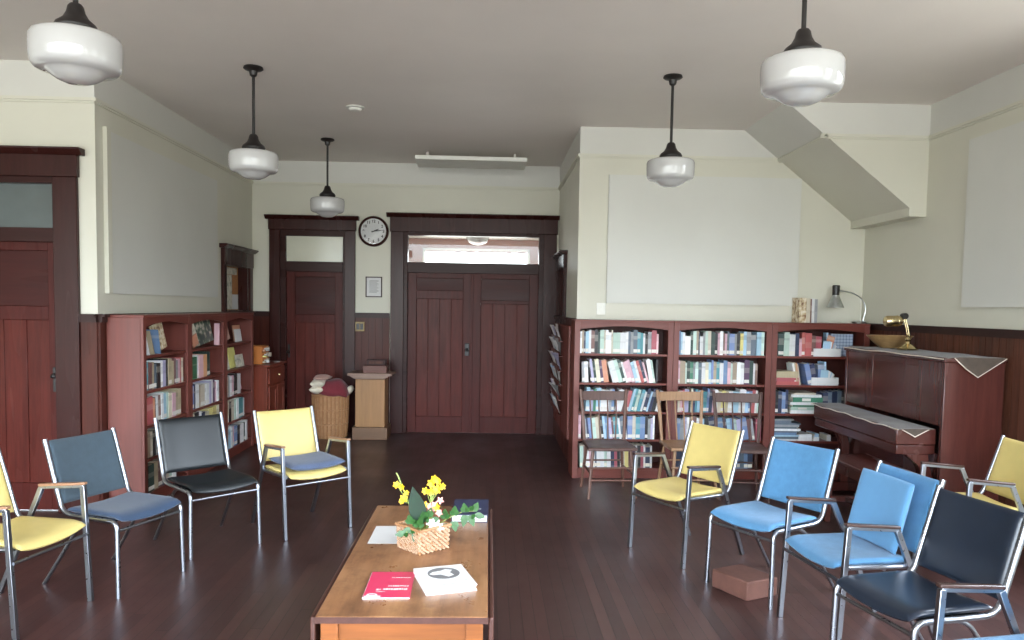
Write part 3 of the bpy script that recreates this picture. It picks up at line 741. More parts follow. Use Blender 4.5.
def shelf_extras():
    F = frame_at(5); px = .0091
    X = lambda p: (p-779)*px+.055          # photo column -> place along the bay beside the piano
    g = 'flat stacked books in the bay beside the piano'
    z = SH[1]
    for th, code, w, lab in ((.03, 'R', .21, 'red book lying flat, lowest on second shelf beside piano'), (.026, 'H', .0, ''), (.075, 'I', .21, '')):
        pass
    slab('book', F, .06, .27, .02, .22, z, z+.033, 'R', 'wide red book lying flat at bottom, second shelf beside piano', 'book', g)
    slab('book', F, .06, .265, .02, .22, z+.033, z+.066, 'R', 'second red book lying flat under tan box, shelf beside piano', 'book', g, 1)
    slab('storage_box', F, .055, .262, .02, .22, z+.067, z+.125, 'I', 'flat tan box on two red books, second shelf beside piano', 'box', pages=False)
    # third shelf: pile of green and white binders
    z = SH[2]; x0 = X(795)
    for i, (th, code, dx, w, lab) in enumerate([(.032, 'W', 0, .26, 'white binder at bottom of pile, third shelf beside piano'),
            (.03, 'M', .0, .26, 'mint binder second from bottom of pile, shelf beside piano'), (.016, 'E', .02, .25, 'thin green binder in middle of pile, shelf beside piano'),
            (.026, 'W', .0, .25, 'white binder under thick green binder, shelf beside piano'), (.044, 'E', .02, .29, 'thick green binder near top of pile, shelf beside piano'),
            (.024, 'W', .0, .285, 'white binder topmost on green binder, shelf beside piano'), (.016, 'C', .03, .2, 'cream papers on top of binder pile beside piano')]):
        o = slab('binder', F, x0+dx, x0+dx+w, .02, .25, z, z+th, code, lab, 'binder', 'binder pile beside the piano', random.uniform(-1, 1))
        if code == 'E' and th > .02 or code == 'M':
            b = MB(); b.box(-.06, .02, -.1166, -.1152, th*.2, th*.8); l = b.build('spine_label', M['spinelabel'], o, smooth=False)
        z += th+.0005
    # fourth shelf: magazines
    z = SH[3]
    for i in range(11):
        th = .015+.006*(i % 2); code = 'WSABSWSGSSG'[i]; w = .21+.02*((i*7) % 3)-(.05 if i > 8 else 0)
        slab('magazine', F, .058, .058+w, .025, .27, z, z+th, code, '%s magazine, %s from bottom of flat pile, fourth shelf beside piano' % (BN[code], ORD[i]), 'magazine', 'magazine pile beside the piano', random.uniform(-2, 2))
        z += th+.0005
    z = SH[3]
    for (a, c, za, zb, code, lab, rz) in ((X(804), X(819), 0, .03, 'W', 'white journal lying flat beside the magazine pile', 0), (X(804), X(818), .031, .06, 'W', 'white journal lying crooked on another beside magazines', 7),
                (X(820.5), X(826), 0, .035, 'W', 'small white booklet lying flat right of the white journals', 0), (X(820.5), X(825), .036, .066, 'A', 'pale blue booklet lying on small white booklet', 4),
                (X(834), X(838), 0, .055, 'W', 'small white box at right end of fourth shelf', 0)):
        slab('journal', F, a, c, .03, .2, z+za, z+zb, code, lab, 'booklet', 'journals on the fourth shelf beside the piano', rz)
    # white trays with papers, and the plaid box
    def tray(x0, x1, z, lab, plab, orange=False):
        t = thing('document_tray', lab, 'tray', (0, 0, 0)); t.matrix_world = F @ Matrix.Translation(((x0+x1)/2, .008, z+.0005))
        w = (x1-x0)/2; b = MB(); h = .072; e = .004
        b.box(-w, w, .0, .1, 0, e); b.box(-w, w, 0, e, e, h); b.box(-w, w, .1-e, .1, e, h); b.box(-w, -w+e, e, .1-e, e, h); b.box(w-e, w, e, .1-e, e, h)
        b.build('body', M['paper'], t, smooth=False)
        n = 6
        for i in range(n):
            b = MB(); b.box(0, .07, 0, .0015, 0, .125 if not (orange and i == 2) else .18)
            o = b.build('leaflet', bookmat('O' if orange and i == 2 else ('W' if i % 3 else 'A')), smooth=False)
            o.matrix_world = F @ Matrix.Translation(((x0+x1)/2-.045+.008*i, .014+.011*i, z+.02)) @ Matrix.Rotation(R(4+5*i), 4, 'Y') @ Matrix.Rotation(R(-3), 4, 'X')
            tag(o, plab, 'leaflet', 'leaflets in the %s' % lab.split(',')[0])
    tray(X(816.5), X(843.5), SH[0], 'white tray, on the top shelf beside the piano', 'leaflet standing in the white tray on top shelf beside piano', True)
    tray(X(815), X(842.5), SH[1], 'white document tray, on the second shelf beside the piano', 'leaflet standing in white tray on second shelf beside piano')
    b = MB(); b.box(X(838.5), X(861), .115, .19, SH[0]+.0005, SH[0]+.205)
    o = b.build('box_file', M['plaid'], smooth=False); o.matrix_world = F; tag(o, 'blue checked box file on top shelf behind white tray', 'box')
    for (p, code, lab) in ((833.5, 'A', 'pale blue folder standing left of the checked box file'), (836, 'N', 'navy folder standing against the checked box file')):
        b = MB(); book_mesh(b, .018, .215, .07, False); o = b.build('folder', [bookmat(code), M['pages'], M['spinelabel']], smooth=False)
        o.matrix_world = F @ Matrix.Translation((X(p), .118, SH[0]+.0005)); tag(o, lab, 'folder')
    # books standing on top of the bookcase
    g = 'books standing on top of the right bookcases'
    for x, w, mat, h, lab in ((2.862, .066, M['picsepia'], .23, 'thick sepia picture book standing on top of right bookcase'), (2.930, .034, bookmat('C'), .226, 'cream book between two others on top of right bookcase'),
                         (2.966, .012, bookmat('H'), .22, 'thin brown book on top of right bookcase'), (2.980, .024, bookmat('W'), .224, 'white book on top of right bookcase'), (3.006, .026, bookmat('G'), .218, 'pale grey book standing rightmost on top of right bookcase')):
        b = MB(); book_mesh(b, w, h, .17, False); o = b.build('book', [mat, M['pages'], M['spinelabel']], smooth=False)
        o.location = (x, 7.0, 1.4455); tag(o, lab, 'book', g)
    # left wall: leaning books and face-out covers
    def face(bay, shelf, x0, w, h, mat, lab, lean=-14, roll=0, th=.01, name='book', cat='book', y=.06):
        b = MB(); b.box(0, w, 0, th, 0, h); o = b.build(name, mat, smooth=False)
        o.matrix_world = frame_at(bay) @ Matrix.Translation((x0, y, SH[shelf]+.003)) @ Matrix.Rotation(-R(roll), 4, 'Y') @ Matrix.Rotation(R(lean), 4, 'X')
        tag(o, lab, cat)
    row(0, 0, "W3s", .03, .12, lambda i: 24)
    row(0, 0, "I6", .135, .235, lambda i: 24, first=1)
    row(0, 0, "B3", .33, .40, lambda i: 14, first=2)
    face(0, 0, .375, .21, .215, M['picsepia'], 'pale picture book leaning face out, top shelf, nearest left bay', -8, 12)
    face(1, 0, .15, .20, .23, M['picpale'], 'picture book with orange cover leaning on top shelf of middle left bay', -8, 18, y=.05)
    face(1, 0, .31, .47, .205, M['picgreen'], 'wide dark green picture book face out, middle left bay', -10, 6, y=.07)
    b = MB(); b.box(0, .12, 0, .004, 0, .1); o = b.build('booklet', bookmat('O'), smooth=False)
    o.matrix_world = frame_at(1) @ Matrix.Translation((.19, .035, SH[0]+.003)) @ Matrix.Rotation(R(-18), 4, 'Y') @ Matrix.Rotation(R(-6), 4, 'X')
    tag(o, 'small orange booklet leaning on top shelf of middle left bay', 'booklet')
    row(1, 0, "P3", .935, .975, lambda i: -3, first=3, dp=.05)
    face(2, 0, .07, .26, .2, M['rose'], 'mauve brown magazine leaning face out, farthest left bay', -10, 10, name='magazine', cat='magazine')
    face(2, 0, .5, .2, .13, M['paper'], 'white card leaning on top shelf of farthest left bay', -8, name='card', cat='card', th=.006)
    face(2, 0, .55, .22, .17, bookmat('O'), 'orange folder leaning behind white card, farthest left bay', -6, name='folder', cat='folder', y=.09)
    face(2, 1, .06, .26, .2, M['picpale'], 'pale grey pamphlet face out, second shelf, farthest left bay', -10, name='pamphlet', cat='pamphlet')
    face(2, 1, .25, .22, .21, M['picgreen'], 'green pamphlet face out behind pale ones, farthest left bay', -10, name='pamphlet', cat='pamphlet', y=.1)
    face(2, 1, .42, .2, .21, bookmat('Y'), 'yellow pamphlet face out, second shelf, farthest left bay', -10, name='pamphlet', cat='pamphlet', y=.085)
    face(2, 1, .52, .24, .13, M['picpale'], 'low pale pamphlet at right end, farthest left bay', -10, name='pamphlet', cat='pamphlet', y=.055)
    face(2, 2, .56, .12, .14, bookmat('P'), 'pink leaflet leaning on third shelf, farthest left bay', -6, 14, name='leaflet', cat='leaflet', th=.006)
shelf_extras()

# ------------------------------------------------------------------ chairs with chrome frames
def seat_pad(mat, par, w=.418, d=.385, th=.034, sag=.02, z=.425, y=-.04):
    b = MB()
    def fn(x, yy, zz):
        u = 2*x/w; v = yy/(d/2)
        s = -sag*(1-u*u)*(.6 if zz > 0 else 1.15)
        front = max(0, -v-.55)/.45
        return (x, y+yy, z+zz+s-.018*front**2+.012*max(0, v)**2*0)
    b.pad(w, d, th, fn, 18, 16, 14); return b.build('seat', mat, par, angle=50)
def back_pad(mat, par, w=.41, th=.028, b0=(.182, .452), b1=(.283, .788)):
    b = MB(); L = math.hypot(b1[0]-b0[0], b1[1]-b0[1]); dy, dz = (b1[0]-b0[0])/L, (b1[1]-b0[1])/L
    def fn(x, s, t):
        u = 2*x/w; q = s/L+.5
        n = t + .018*(1-u*u)           # middle bows back
        return (x, b0[0]+(b1[0]-b0[0])*q + n*dz, b0[1]+(b1[1]-b0[1])*q - n*dy)
    b.pad(w, L, th, fn, 16, 14, 16); return b.build('backrest', mat, par, angle=50)

def make_chair(kind, seatm, backm, armm, label, loc, rot):
    t = thing('armchair' if kind == 'arm' else 'side_chair', label, 'chair', loc, rot, 'chrome framed chairs in the circle')
    seat_pad(seatm, t); back_pad(backm, t)
    ch = M['chrome']; sx = .219
    for s in (-1, 1):
        x = s*sx
        b = MB()
        pts = fillet([(x, .292, .795), (x, .165, .405), (x, -.05, .398)], .07, 7)
        if kind == 'side':
            pts = fillet([(x, .292, .795), (x, .168, .402), (x, -.12, .400)], .07, 7)
            b.tube(pts, .0125, 10)
        else:
            pts = fillet([(x, .292, .795), (x, .168, .402), (x, -.195, .408)], .07, 7)
            b.tube(pts, .0125, 10)
        b.build('side_rail', ch, t, angle=60)
        if kind == 'side':
            b = MB(); b.tube(fillet([(x, -.12, .400), (x, -.215, .400), (s*.225, -.226, .0)], .06, 7), .0125, 10); b.build('leg', ch, t, angle=60)
            b = MB(); b.tube(fillet([(s*.195, -.15, .388), (s*.2, .04, .385), (s*.225, .31, 0)], .06, 6), .010, 10); b.build('leg', ch, t, angle=60)
        else:
            xa = s*.242
            b = MB(); b.tube([(s*.24, -.225, 0), (xa, -.19, .598)], .01, square=(.021, .025), up=(1, 0, 0)); b.build('leg', ch, t, .002)
            b = MB(); b.tube([(s*.232, .305, 0), (xa, .05, .578)], .01, square=(.021, .025), up=(1, 0, 0)); b.build('leg', ch, t, .002)
            b = MB(); b.tube([(xa, -.195, .597), (xa, .055, .578)], .01, square=(.017, .016), up=(1, 0, 0)); b.build('arm_rail', ch, t, .002)
            b = MB(); b.tube([(xa, -.207, .612), (xa, .062, .590)], .01, square=(.028, .014), up=(1, 0, 0)); b.build('armrest', armm, t, .004)
    b = MB()
    xx = .222 if kind == 'side' else .236
    b.tube([(-xx, -.216, .352), (xx, -.216, .352)], .0085, 8); b.build('front_bar', ch, t, angle=60)
    b = MB(); b.tube([(-.21, .0 if kind == 'side' else .02, .388), (.21, .0 if kind == 'side' else .02, .388)], .008, 8)
    b.build('cross_bar', ch, t, angle=60)
    b = MB(); b.tube([(-.222, .283, .752), (.222, .283, .752)], .006, 8); b.build('back_bar', ch, t, angle=60)
    b = MB(); b.box(-.19, .19, -.16, .13, .386, .394); b.build('seat_pan', M['black'], t)
    return t
CH = [('arm', 'yellow', 'yellow', 'arm', 'yellow armchair with tan armrests cut off at left photo edge', (-2.302, 3.745), 78.6),
      ('side', 'bluefab2', 'slatefab', 'arm', 'slate blue armless chair in front of the near left door', (-2.033, 4.264), 67.8),
      ('side', 'blackvinyl', 'blackvinyl', 'arm', 'black armless vinyl chair in front of the left bookcases', (-1.777, 4.914), 44.9),
      ('arm', 'yellow', 'yellow', 'arm', 'yellow armchair with a loose grey blue seat cushion', (-1.276, 5.301), 40.8),
      ('arm', 'yellow', 'yellow', 'armdark', 'yellow armchair in front of the wooden chairs and right bookcases', (1.253, 4.793), -59.4),
      ('side', 'bluefab', 'bluefab', 'arm', 'light blue armless chair above the brown block', (1.571, 4.172), -60.2),
      ('arm', 'bluefab', 'bluefab', 'armdark', 'light blue armchair with a cushion leaning on its back', (1.756, 3.559), -81.4),
      ('side', 'navyvinyl', 'navyvinyl', 'arm', 'black armless vinyl chair nearest at right, chrome side tubes', (1.755, 2.992), -77.2),
      ('arm', 'yellow', 'yellow', 'armdark', 'yellow armchair with brown armrests in front of the piano end', (2.937, 4.452), -91.2),
      ('arm', 'bluefab', 'bluefab', 'armdark', 'light blue armchair at bottom right corner, mostly out of frame', (1.811, 2.349), -79.8)]
chairs = [make_chair(k, M[s], M[b_], M[a], lab, (p[0], p[1], 0), R(an)) for k, s, b_, a, lab, p, an in CH]

def cushions():
    c = chairs[3]; w, d, h = .40, .36, .055
    t = thing('seat_cushion', 'grey blue square cushion lying on the yellow armchair seat', 'cushion', c.location, c.rotation_euler[2])
    b = MB(); b.pad(w, d, h, lambda x, y, z: (x+.01, y-.045, .474+z-.016*(1-(2*x/w)**2)+.012*(y/d)), 14, 14, 5); b.build('cover', M['cushblue'], t, angle=60)
    c = chairs[6]
    t = thing('back_cushion', 'sky blue thin cushion leaning upright on light blue armchair', 'cushion', c.location, c.rotation_euler[2])
    b = MB(); L = .36
    def fn(x, s, n):
        q = s/L+.5; ro = R(-3)
        return (x-.02, .104+.084*q+n*.96+.010*(1-(2*x/.36)**2), .438+q*.325-n*.25)
    b.pad(.375, L, .03, fn, 14, 14, 14); b.build('cover', M['cushsky'], t, angle=60)
cushions()

# ------------------------------------------------------------------ wooden spindle chairs
def wood_chair(label, loc, rot, m, crest_m, lean=.0, post_m=None):
    t = thing('spindle_chair', label, 'chair', loc, rot, 'wooden spindle chairs before the bookcases')
    pm = post_m or m
    b = MB(); n = 10
    poly = []
    for i in range(n+1):                    # saddle seat outline
        u = i/n*2-1; poly.append((u*.205, -.21-.012*(1-u*u)))
    poly += [(.19, .19), (-.19, .19)]
    b.prism(poly, 'z', .392, .42); b.build('seat', m, t, .008)
    for s in (-1, 1):
        b = MB(); b.tube([(s*.155, -.16, .395), (s*.195, -.215, .0)], [.014, .012], 8); b.build('leg', pm, t)
        b = MB(); b.tube([(s*.15, .15, .395), (s*.185, .215, .0)], [.014, .012], 8); b.build('leg', pm, t)
        b = MB(); b.tube([(s*.172, .165, .415), (s*.185, .20, .65), (s*.2, .245, .845)], [.014, .016, .014], 8); b.build('back_post', pm, t)
        b = MB(); b.tube([(s*.172, -.183, .2), (s*.165, .185, .2)], .008, 8); b.build('stretcher', pm, t)
    b = MB(); b.tube([(-.185, -.2, .15), (.185, -.2, .15)], .008, 8); b.build('stretcher', pm, t)
    b = MB(); b.tube([(-.17, .19, .24), (.17, .19, .24)], .008, 8); b.build('stretcher', pm, t)
    b = MB(); b.tube([(-.19, -.19, .25), (.19, -.19, .25)], .008, 8); b.build('stretcher', pm, t)
    b = MB(); b.sheet(lambda u, v: (-.197+.394*u, .222+.022*math.sin(u*PI)+.02*v, .75+.082*v), 12, 3, 0)
    b.v = b.v[:36]; b.f = b.f[0:1]; b = MB()
    pts = []
    N = 10
    for i in range(N+1):
        u = i/N; pts.append((-.2+.4*u, .236+.02*math.sin(u*PI)))
    for i in range(N+1):
        u = 1-i/N; pts.append((-.2+.4*u, .252+.02*math.sin(u*PI)))
    b.prism(pts, 'z', .752, .832); b.build('crest_rail', crest_m, t, .004)
    for i in range(4):
        x = -.105+.07*i
        b = MB(); b.tube([(x*.95, .168, .415), (x*1.05, .212, .6), (x*1.1, .25, .765)], .0065, 8); b.build('spindle', pm, t)
    return t
wood_chair('dark wooden spindle chair, leftmost of three before the bookcases', (1.012, 6.339, 0), R(2.6), M['chairdark'], M['chairdark'], post_m=M['chairmid'])
wood_chair('light oak spindle chair, middle of three before the bookcases', (1.69, 6.372, 0), R(3.7), M['chairlight'], M['chairlight'])
wood_chair('dark wooden spindle chair behind yellow armchair, rightmost of three', (2.125, 6.30, 0), R(-8), M['chairdark'], M['chairdark'])

# ------------------------------------------------------------------ coffee table and what lies on it
def table():
    t = thing('coffee_table', 'low drop-leaf walnut table in the middle of the floor', 'table', (-.285, 3.32, 0))
    w, l, z = .295, .735, .48
    b = MB(); b.box(-w, w, -l, l, z-.024, z); b.build('tabletop', M['table'], t, .003)
    b = MB(); e = .003
    b.box(-w-e, w+e, -l-e, -l, z-.0235, z-.002); b.box(-w-e, w+e, l, l+e, z-.0235, z-.002); b.box(-w-e, -w, -l, l, z-.0235, z-.002); b.box(w, w+e, -l, l, z-.0235, z-.002)
    b.build('edge_band', M['table_leaf'], t)
    for s in (-1, 1):
        b = MB(); b.box(s*(w+.004), s*(w+.022), -l+.015, l-.015, .16, z-.008)
        b.build('drop_leaf', M['table_leaf'], t, .006)
    for y in (-1, 1):
        b = MB(); b.box(-w+.075, w-.075, y*(l-.035)-.01, y*(l-.035)+.01, .12, z-.024); b.build('end_panel', M['pine'], t)
        for s in (-1, 1):
            b = MB(); b.box(s*(w-.015), s*(w-.075), y*(l-.04)-.03, y*(l-.04)+.03, 0, z-.024)
            b.build('leg', M['pine'], t, .003)
    b = MB(); b.box(-w+.02, w-.02, -l+.06, l-.06, .12, .14); b.build('lower_shelf', M['pine'], t)
    ZT = z
    # crimson booklet
    t = thing('booklet', 'crimson booklet with white lettering lying on the low table', 'book', (-.362, 2.877, ZT), R(1))
    w, h = .085, .133
    b = MB(); b.box(-w, w, -h, h, 0, .007); b.build('cover', M['redcover'], t, smooth=False)
    b = MB(); b.box(-w-.001, w-.001, -h-.002, -h+.004, .001, .0055); b.box(-w-.002, -w+.003, -h, h, .001, .0055); b.build('pages', M['paper'], t, smooth=False)
    def tx(s, x, y, size, par, z, mat, name='lettering', rot=PI, al='LEFT', bold=.0):
        cu = bpy.data.curves.new('txt', 'FONT'); cu.body = s; cu.size = size; cu.align_x = al; cu.extrude = .0003; cu.offset = bold
        o = bpy.data.objects.new('txt', cu); COL.objects.link(o)
        dg = bpy.context.evaluated_depsgraph_get(); me = bpy.data.meshes.new_from_object(o.evaluated_get(dg))
        bpy.data.objects.remove(o); me.materials.clear(); me.materials.append(mat)
        q = bpy.data.objects.new(name, me); COL.objects.link(q); q.parent = par; q.location = (x, y, z); q.rotation_euler = (0, 0, rot)
        return q
    b = MB(); Z = .0071                       # the worn, unreadable title: broken white strokes, upside down as it lies
    random.seed(3)
    def strokes(x0, x1, y, h2):
        x = x0
        while x < x1:
            wv = random.uniform(.004, .009); b.box(x, min(x+wv, x1), y-h2*random.uniform(.6, 1), y+h2*random.uniform(.6, 1), Z, Z+.0003); x += wv+random.uniform(.001, .003)
    strokes(-.005, .072, -.02, .006); strokes(-.02, .07, -.052, .009); strokes(-.045, -.03, -.056, .008)
    strokes(.0, .072, .07, .003); b.box(-.045, -.01, -.079, -.077, Z, Z+.0003)
    b.lathe([(.02, 0), (.02, .0004)], (-.055, -.112, Z), 20, 1, .9); b.box(-.082, -.022, -.131, -.118, Z, Z+.0003)
    b.build('lettering', M['paper'], t, smooth=False)
    b = MB(); b.box(-.066, -.044, -.112, -.106, Z+.0004, Z+.0007); b.build('emblem_hole', M['redcover'], t, smooth=False)
    # white book with a round grey picture
    t = thing('hardback', 'white square book with a round grey picture on low table', 'book', (-.158, 2.918, ZT), R(17))
    w, h = .098, .118
    b = MB(); b.box(-w, w, -h, h, 0, .003); b.box(-w, w, -h, h, .021, .024); b.box(-w, -w+.003, -h, h, .003, .021)
    b.build('cover', M['paper'], t, smooth=False)
    b = MB(); b.box(-w+.003, w-.004, -h+.004, h-.004, .003, .021); b.build('pages', M['paper'], t, smooth=False)
    b = MB(); b.lathe([(.063, 0), (.063, .0004)], (.005, .034, .024), 40); b.build('round_picture', M['ink'], t, smooth=False)
    b = MB()
    b.prism([(-.035, .055), (.0, .062), (.02, .075), (.045, .06), (.03, .035), (.04, .005), (.015, -.01), (-.01, .02), (-.04, .022), (-.052, .035)], 'z', .0245, .0248)
    b.build('white_figure', M['paper'], t, smooth=False)
    b = MB(); b.box(-.03, .085, -.088, -.086, .024, .0244); b.box(.0, .075, -.06, -.058, .024, .0243); b.build('lettering', M['ink'], t, smooth=False)
    # loose sheet
    b = MB(); b.sheet(lambda u, v: (-.17+.34*u, -.135+.27*v, .0015+.003*u*v), 6, 6, .0008)
    o = b.build('paper_sheet', M['paper']); o.location = (-.36, 3.53, ZT); tag(o, 'white sheet of paper lying under the flower basket', 'paper')
    # dark folder book at the far right corner
    t = thing('hardback', 'dark blue book with white pages at far table corner', 'book', (-.085, 3.90, ZT), R(-1))
    b = MB(); b.box(-.085, .095, -.155, .15, 0, .003); b.box(-.085, .095, -.15, .15, .034, .038); b.box(-.085, -.081, -.15, .15, .003, .034); b.build('cover', bookmat('N'), t, smooth=False)
    b = MB(); b.box(-.08, .09, -.152, .145, .003, .034); b.build('pages', M['paper'], t, smooth=False)
    b = MB(); b.box(.0, .06, -.05, -.035, .038, .0384); b.build('lettering', M['paper'], t, smooth=False)
    # woven basket with flowers
    t = thing('flower_basket', 'small woven reed basket on the low table', 'basket', (-.277, 3.345, ZT+.002), R(43))
    b0, b1, hh = .079, .083, .103
    b = MB()
    n = 14; rows = 11
    for side in range(4):
        Rm = Matrix.Rotation(side*PI/2, 4, 'Z')
        for r_ in range(rows):
            z0 = hh*r_/rows; z1 = hh*(r_+1)/rows; bw = b0+(b1-b0)*(r_+.5)/rows
            for i in range(n):
                x0 = -bw+2*bw*i/n; x1 = -bw+2*bw*(i+1)/n
                b.T = Rm; out = .004 if (i+r_) % 2 else 0
                b.cur = 0 if (i*3+r_*5+side) % 7 else 1
                # diagonal woven lozenges
                s_ = .004 if (i+r_) % 2 else -.004
                b.add([(x0, -bw-out, z0+s_), (x1, -bw-out, z0-s_), (x1-.001, -bw-out-.002, z1-s_-.001), (x0+.001, -bw-out-.002, z1+s_-.001),
                       (x0, -bw+.006, z0+s_), (x1, -bw+.006, z0-s_), (x1, -bw+.006, z1-s_), (x0, -bw+.006, z1+s_)],
                      [(0, 1, 2, 3), (4, 7, 6, 5), (0, 3, 7, 4), (1, 5, 6, 2), (3, 2, 6, 7), (0, 4, 5, 1)])
    b.T = Matrix.Identity(4)
    b.build('weave', [M['reed'], M['reeddark']], t, smooth=False)
    b = MB(); b.box(-b0+.004, b0-.004, -b0+.004, b0-.004, 0, .006)
    b.cur = 0
    for q in range(4):
        b.T = Matrix.Rotation(q*PI/2, 4, 'Z'); b.box(-b0+.004, b0-.004, -b0+.003, -b0+.006, .006, hh-.004)
    b.T = Matrix.Identity(4); b.cur = 1; b.box(-b1+.009, b1-.009, -b1+.009, b1-.009, .06, .065); b.build('liner', [M['reeddark'], M['stem']], t)
    b = MB()
    for side in range(4):
        b.T = Matrix.Rotation(side*PI/2, 4, 'Z')
        b.tube([(-b1-.004, -b1-.003, hh), (0, -b1-.003, hh+.003), (b1+.004, -b1-.003, hh)], .006, 8)
    b.T = Matrix.Identity(4); b.build('rim', M['reeddark'], t)
    # plants in it: each its own thing
    base = Vector((-.272, 3.355, ZT-.022))
    def P(dx, dz, dy=0): return base+Vector((dx, dy, dz))
    def leaf_mesh(b, a, d, ln, wd, up=(0, 0, 1), curl=.2, n=7):
        a = Vector(a); d = Vector(d).normalized(); s = d.cross(Vector(up))
        if s.length < .01: s = Vector((1, 0, 0))
        s.normalize(); nn = s.cross(d)
        vs = []
        for i in range(n+1):
            u = i/n; c = a+d*ln*u+nn*(-curl*ln*u*u)
            w2 = wd*math.sin(PI*min(1, (u**.8)))*.5+.0004
            for q in (-1, 0, 1): vs.append(tuple(c+s*w2*q-nn*(.12*w2 if q == 0 else 0)))
        fs = []
        for i in range(n):
            for q in range(2):
                o = i*3+q; fs.append((o, o+1, o+4, o+3))
        k = len(vs); off = nn*.0009
        vs += [tuple(Vector(v)-off) for v in vs]; fs += [tuple(k+x for x in reversed(f)) for f in fs]
        b.add(vs, fs)
    def blossom(b, c, r, face, six=6):
        c = Vector(c); f = Vector(face).normalized(); a = f.cross(Vector((0, 0, 1))).normalized(); e = f.cross(a)
        for i in range(six):
            an = 2*PI*i/six+.3; d = a*math.cos(an)+e*math.sin(an)+f*.35
            leaf_mesh(b, c, d, r, r*.62, up=tuple(f), curl=.15, n=4)
        pts = [c+f*.002, c+f*r*.35, c+f*r*.7]
        b.tube(pts, [r*.2, r*.24, r*.36], 10)
    SP = [  # sprays of yellow flowers: stem tip and blossoms (dx, dz)
        ('spray of yellow blossoms leaning left out of the basket', [(-.02, .10), (-.07, .22), (-.115, .335), (-.125, .355)], [(-.122, .305, .034), (-.098, .298, .028), (-.088, .25, .036), (-.1, .232, .026), (-.078, .272, .026)]),
        ('tall spray of yellow blossoms standing upright in the basket', [(.01, .09), (.025, .22), (.04, .32), (.045, .34)], [(.03, .312, .04), (.055, .288, .042), (.006, .284, .034), (.042, .335, .032), (.004, .22, .032), (.055, .214, .034), (.078, .3, .032), (.06, .325, .03), (.028, .28, .034)])]
    for lab, st, bl in SP:
        t2 = thing('flower_spray', lab, 'flower', (0, 0, 0), 0, 'flower sprays in the basket')
        b = MB(); b.tube([P(x, z, -.01) for x, z in st], .0028, 6)
        for x, z, r in bl: b.tube([P(st[1][0], st[1][1], -.01), P(x, z, -.02)], .0016, 5)
        b.build('stem', M['stem'], t2)
        for k_, (x, z, r) in enumerate(bl):
            b = MB(); blossom(b, P(x, z, -.025-.01*(k_ % 3)), r*.55, (random.uniform(-.4, .4), -1, random.uniform(0, .4))); b.build('blossom', M['petal'], t2)
    t2 = thing('flower_spray', 'small pink blossoms among the yellow ones in the basket', 'flower', (0, 0, 0), 0, 'flower sprays in the basket')
    b = MB(); b.tube([P(.02, .09, -.02), P(.03, .2, -.03)], .002, 5); b.build('stem', M['stem'], t2)
    for x, z in ((.03, .2), (.045, .22), (.02, .215), (.065, .185), (.07, .24)):
        b = MB(); blossom(b, P(x, z, -.035), .018, (0, -1, .2), 5); b.build('blossom', M['pinkpetal'], t2)
    t2 = thing('flower_spray', 'white blossoms low on the right of the basket', 'flower', (0, 0, 0), 0, 'flower sprays in the basket')
    b = MB(); b.tube([P(.03, .09, -.02), P(.05, .12, -.04)], .002, 5); b.build('stem', M['stem'], t2)
    for x, z in ((.04, .125), (.055, .14), (.07, .125), (.03, .145)):
        b = MB(); blossom(b, P(x, z, -.05), .022, (0, -1, .2), 5); b.build('blossom', M['whitepetal'], t2)
    t2 = thing('leaf_blade', 'big dark green glossy leaf standing left in the basket', 'leaf', (0, 0, 0))
    b = MB(); b.tube([P(-.01, .09, -.03), P(-.02, .13, -.04)], .003, 6); b.build('stem', M['stem'], t2)
    b = MB(); leaf_mesh(b, P(-.01, .125, -.045), (-.22, -.1, 1), .185, .075, up=(0, -1, .2), curl=.05, n=10); b.build('blade', M['green1'], t2)
    def ivy(lab, stem, leaves, m='green2', sz=.05):
        t2 = thing('leafy_sprig', lab, 'leaf', (0, 0, 0), 0, 'green sprigs in the basket')
        b = MB(); b.tube([P(*q) for q in stem], .002, 5); b.build('stem', M['stem'], t2)
        for (x, z, y, dx, dz) in leaves:
            b = MB(); leaf_mesh(b, P(x, z, y), (dx, -.25, dz), sz*random.uniform(.9, 1.2), sz*.62, up=(0, -1, .3), curl=.15, n=6)
            leaf_mesh(b, P(x, z, y), (dx*.4+.5, -.3, dz*.5), sz*.7, sz*.42, up=(0, -1, .3), curl=.1, n=5)
            leaf_mesh(b, P(x, z, y), (dx*.4-.5, -.3, dz*.5), sz*.7, sz*.42, up=(0, -1, .3), curl=.1, n=5)
            b.build('leaf', M[m], t2)
    ivy('long leafy sprig reaching right over the table from the basket', [(.03, .10, 0), (.10, .15, 0), (.17, .18, .01), (.23, .185, .0)],
        [(.09, .15, 0, 0, 1), (.13, .165, 0, .1, 1), (.09, .13, -.01, .1, -1), (.13, .14, -.01, .2, -1), (.18, .165, 0, -.2, -1), (.18, .18, 0, -.2, 1), (.215, .185, 0, .5, 1), (.22, .17, 0, 1, -.2), (.2, .165, 0, .4, -1)], sz=.045)
    ivy('bright leafy sprig in the centre front of the basket', [(.0, .09, -.03), (.02, .15, -.04)], [(.0, .15, -.045, -.1, 1), (.02, .17, -.045, .3, 1), (.03, .15, -.045, .6, .3), (-.02, .13, -.05, -.3, .3)], sz=.045)
    ivy('leafy sprig drooping over the left front rim of basket', [(-.02, .10, -.04), (-.06, .125, -.09), (-.075, .11, -.1)], [(-.05, .13, -.09, -.8, -.3), (-.03, .125, -.09, -.1, -.6), (-.02, .135, -.08, .2, .6), (-.055, .145, -.07, -.2, 1), (-.075, .115, -.1, -1, -.2)], sz=.045)
table()

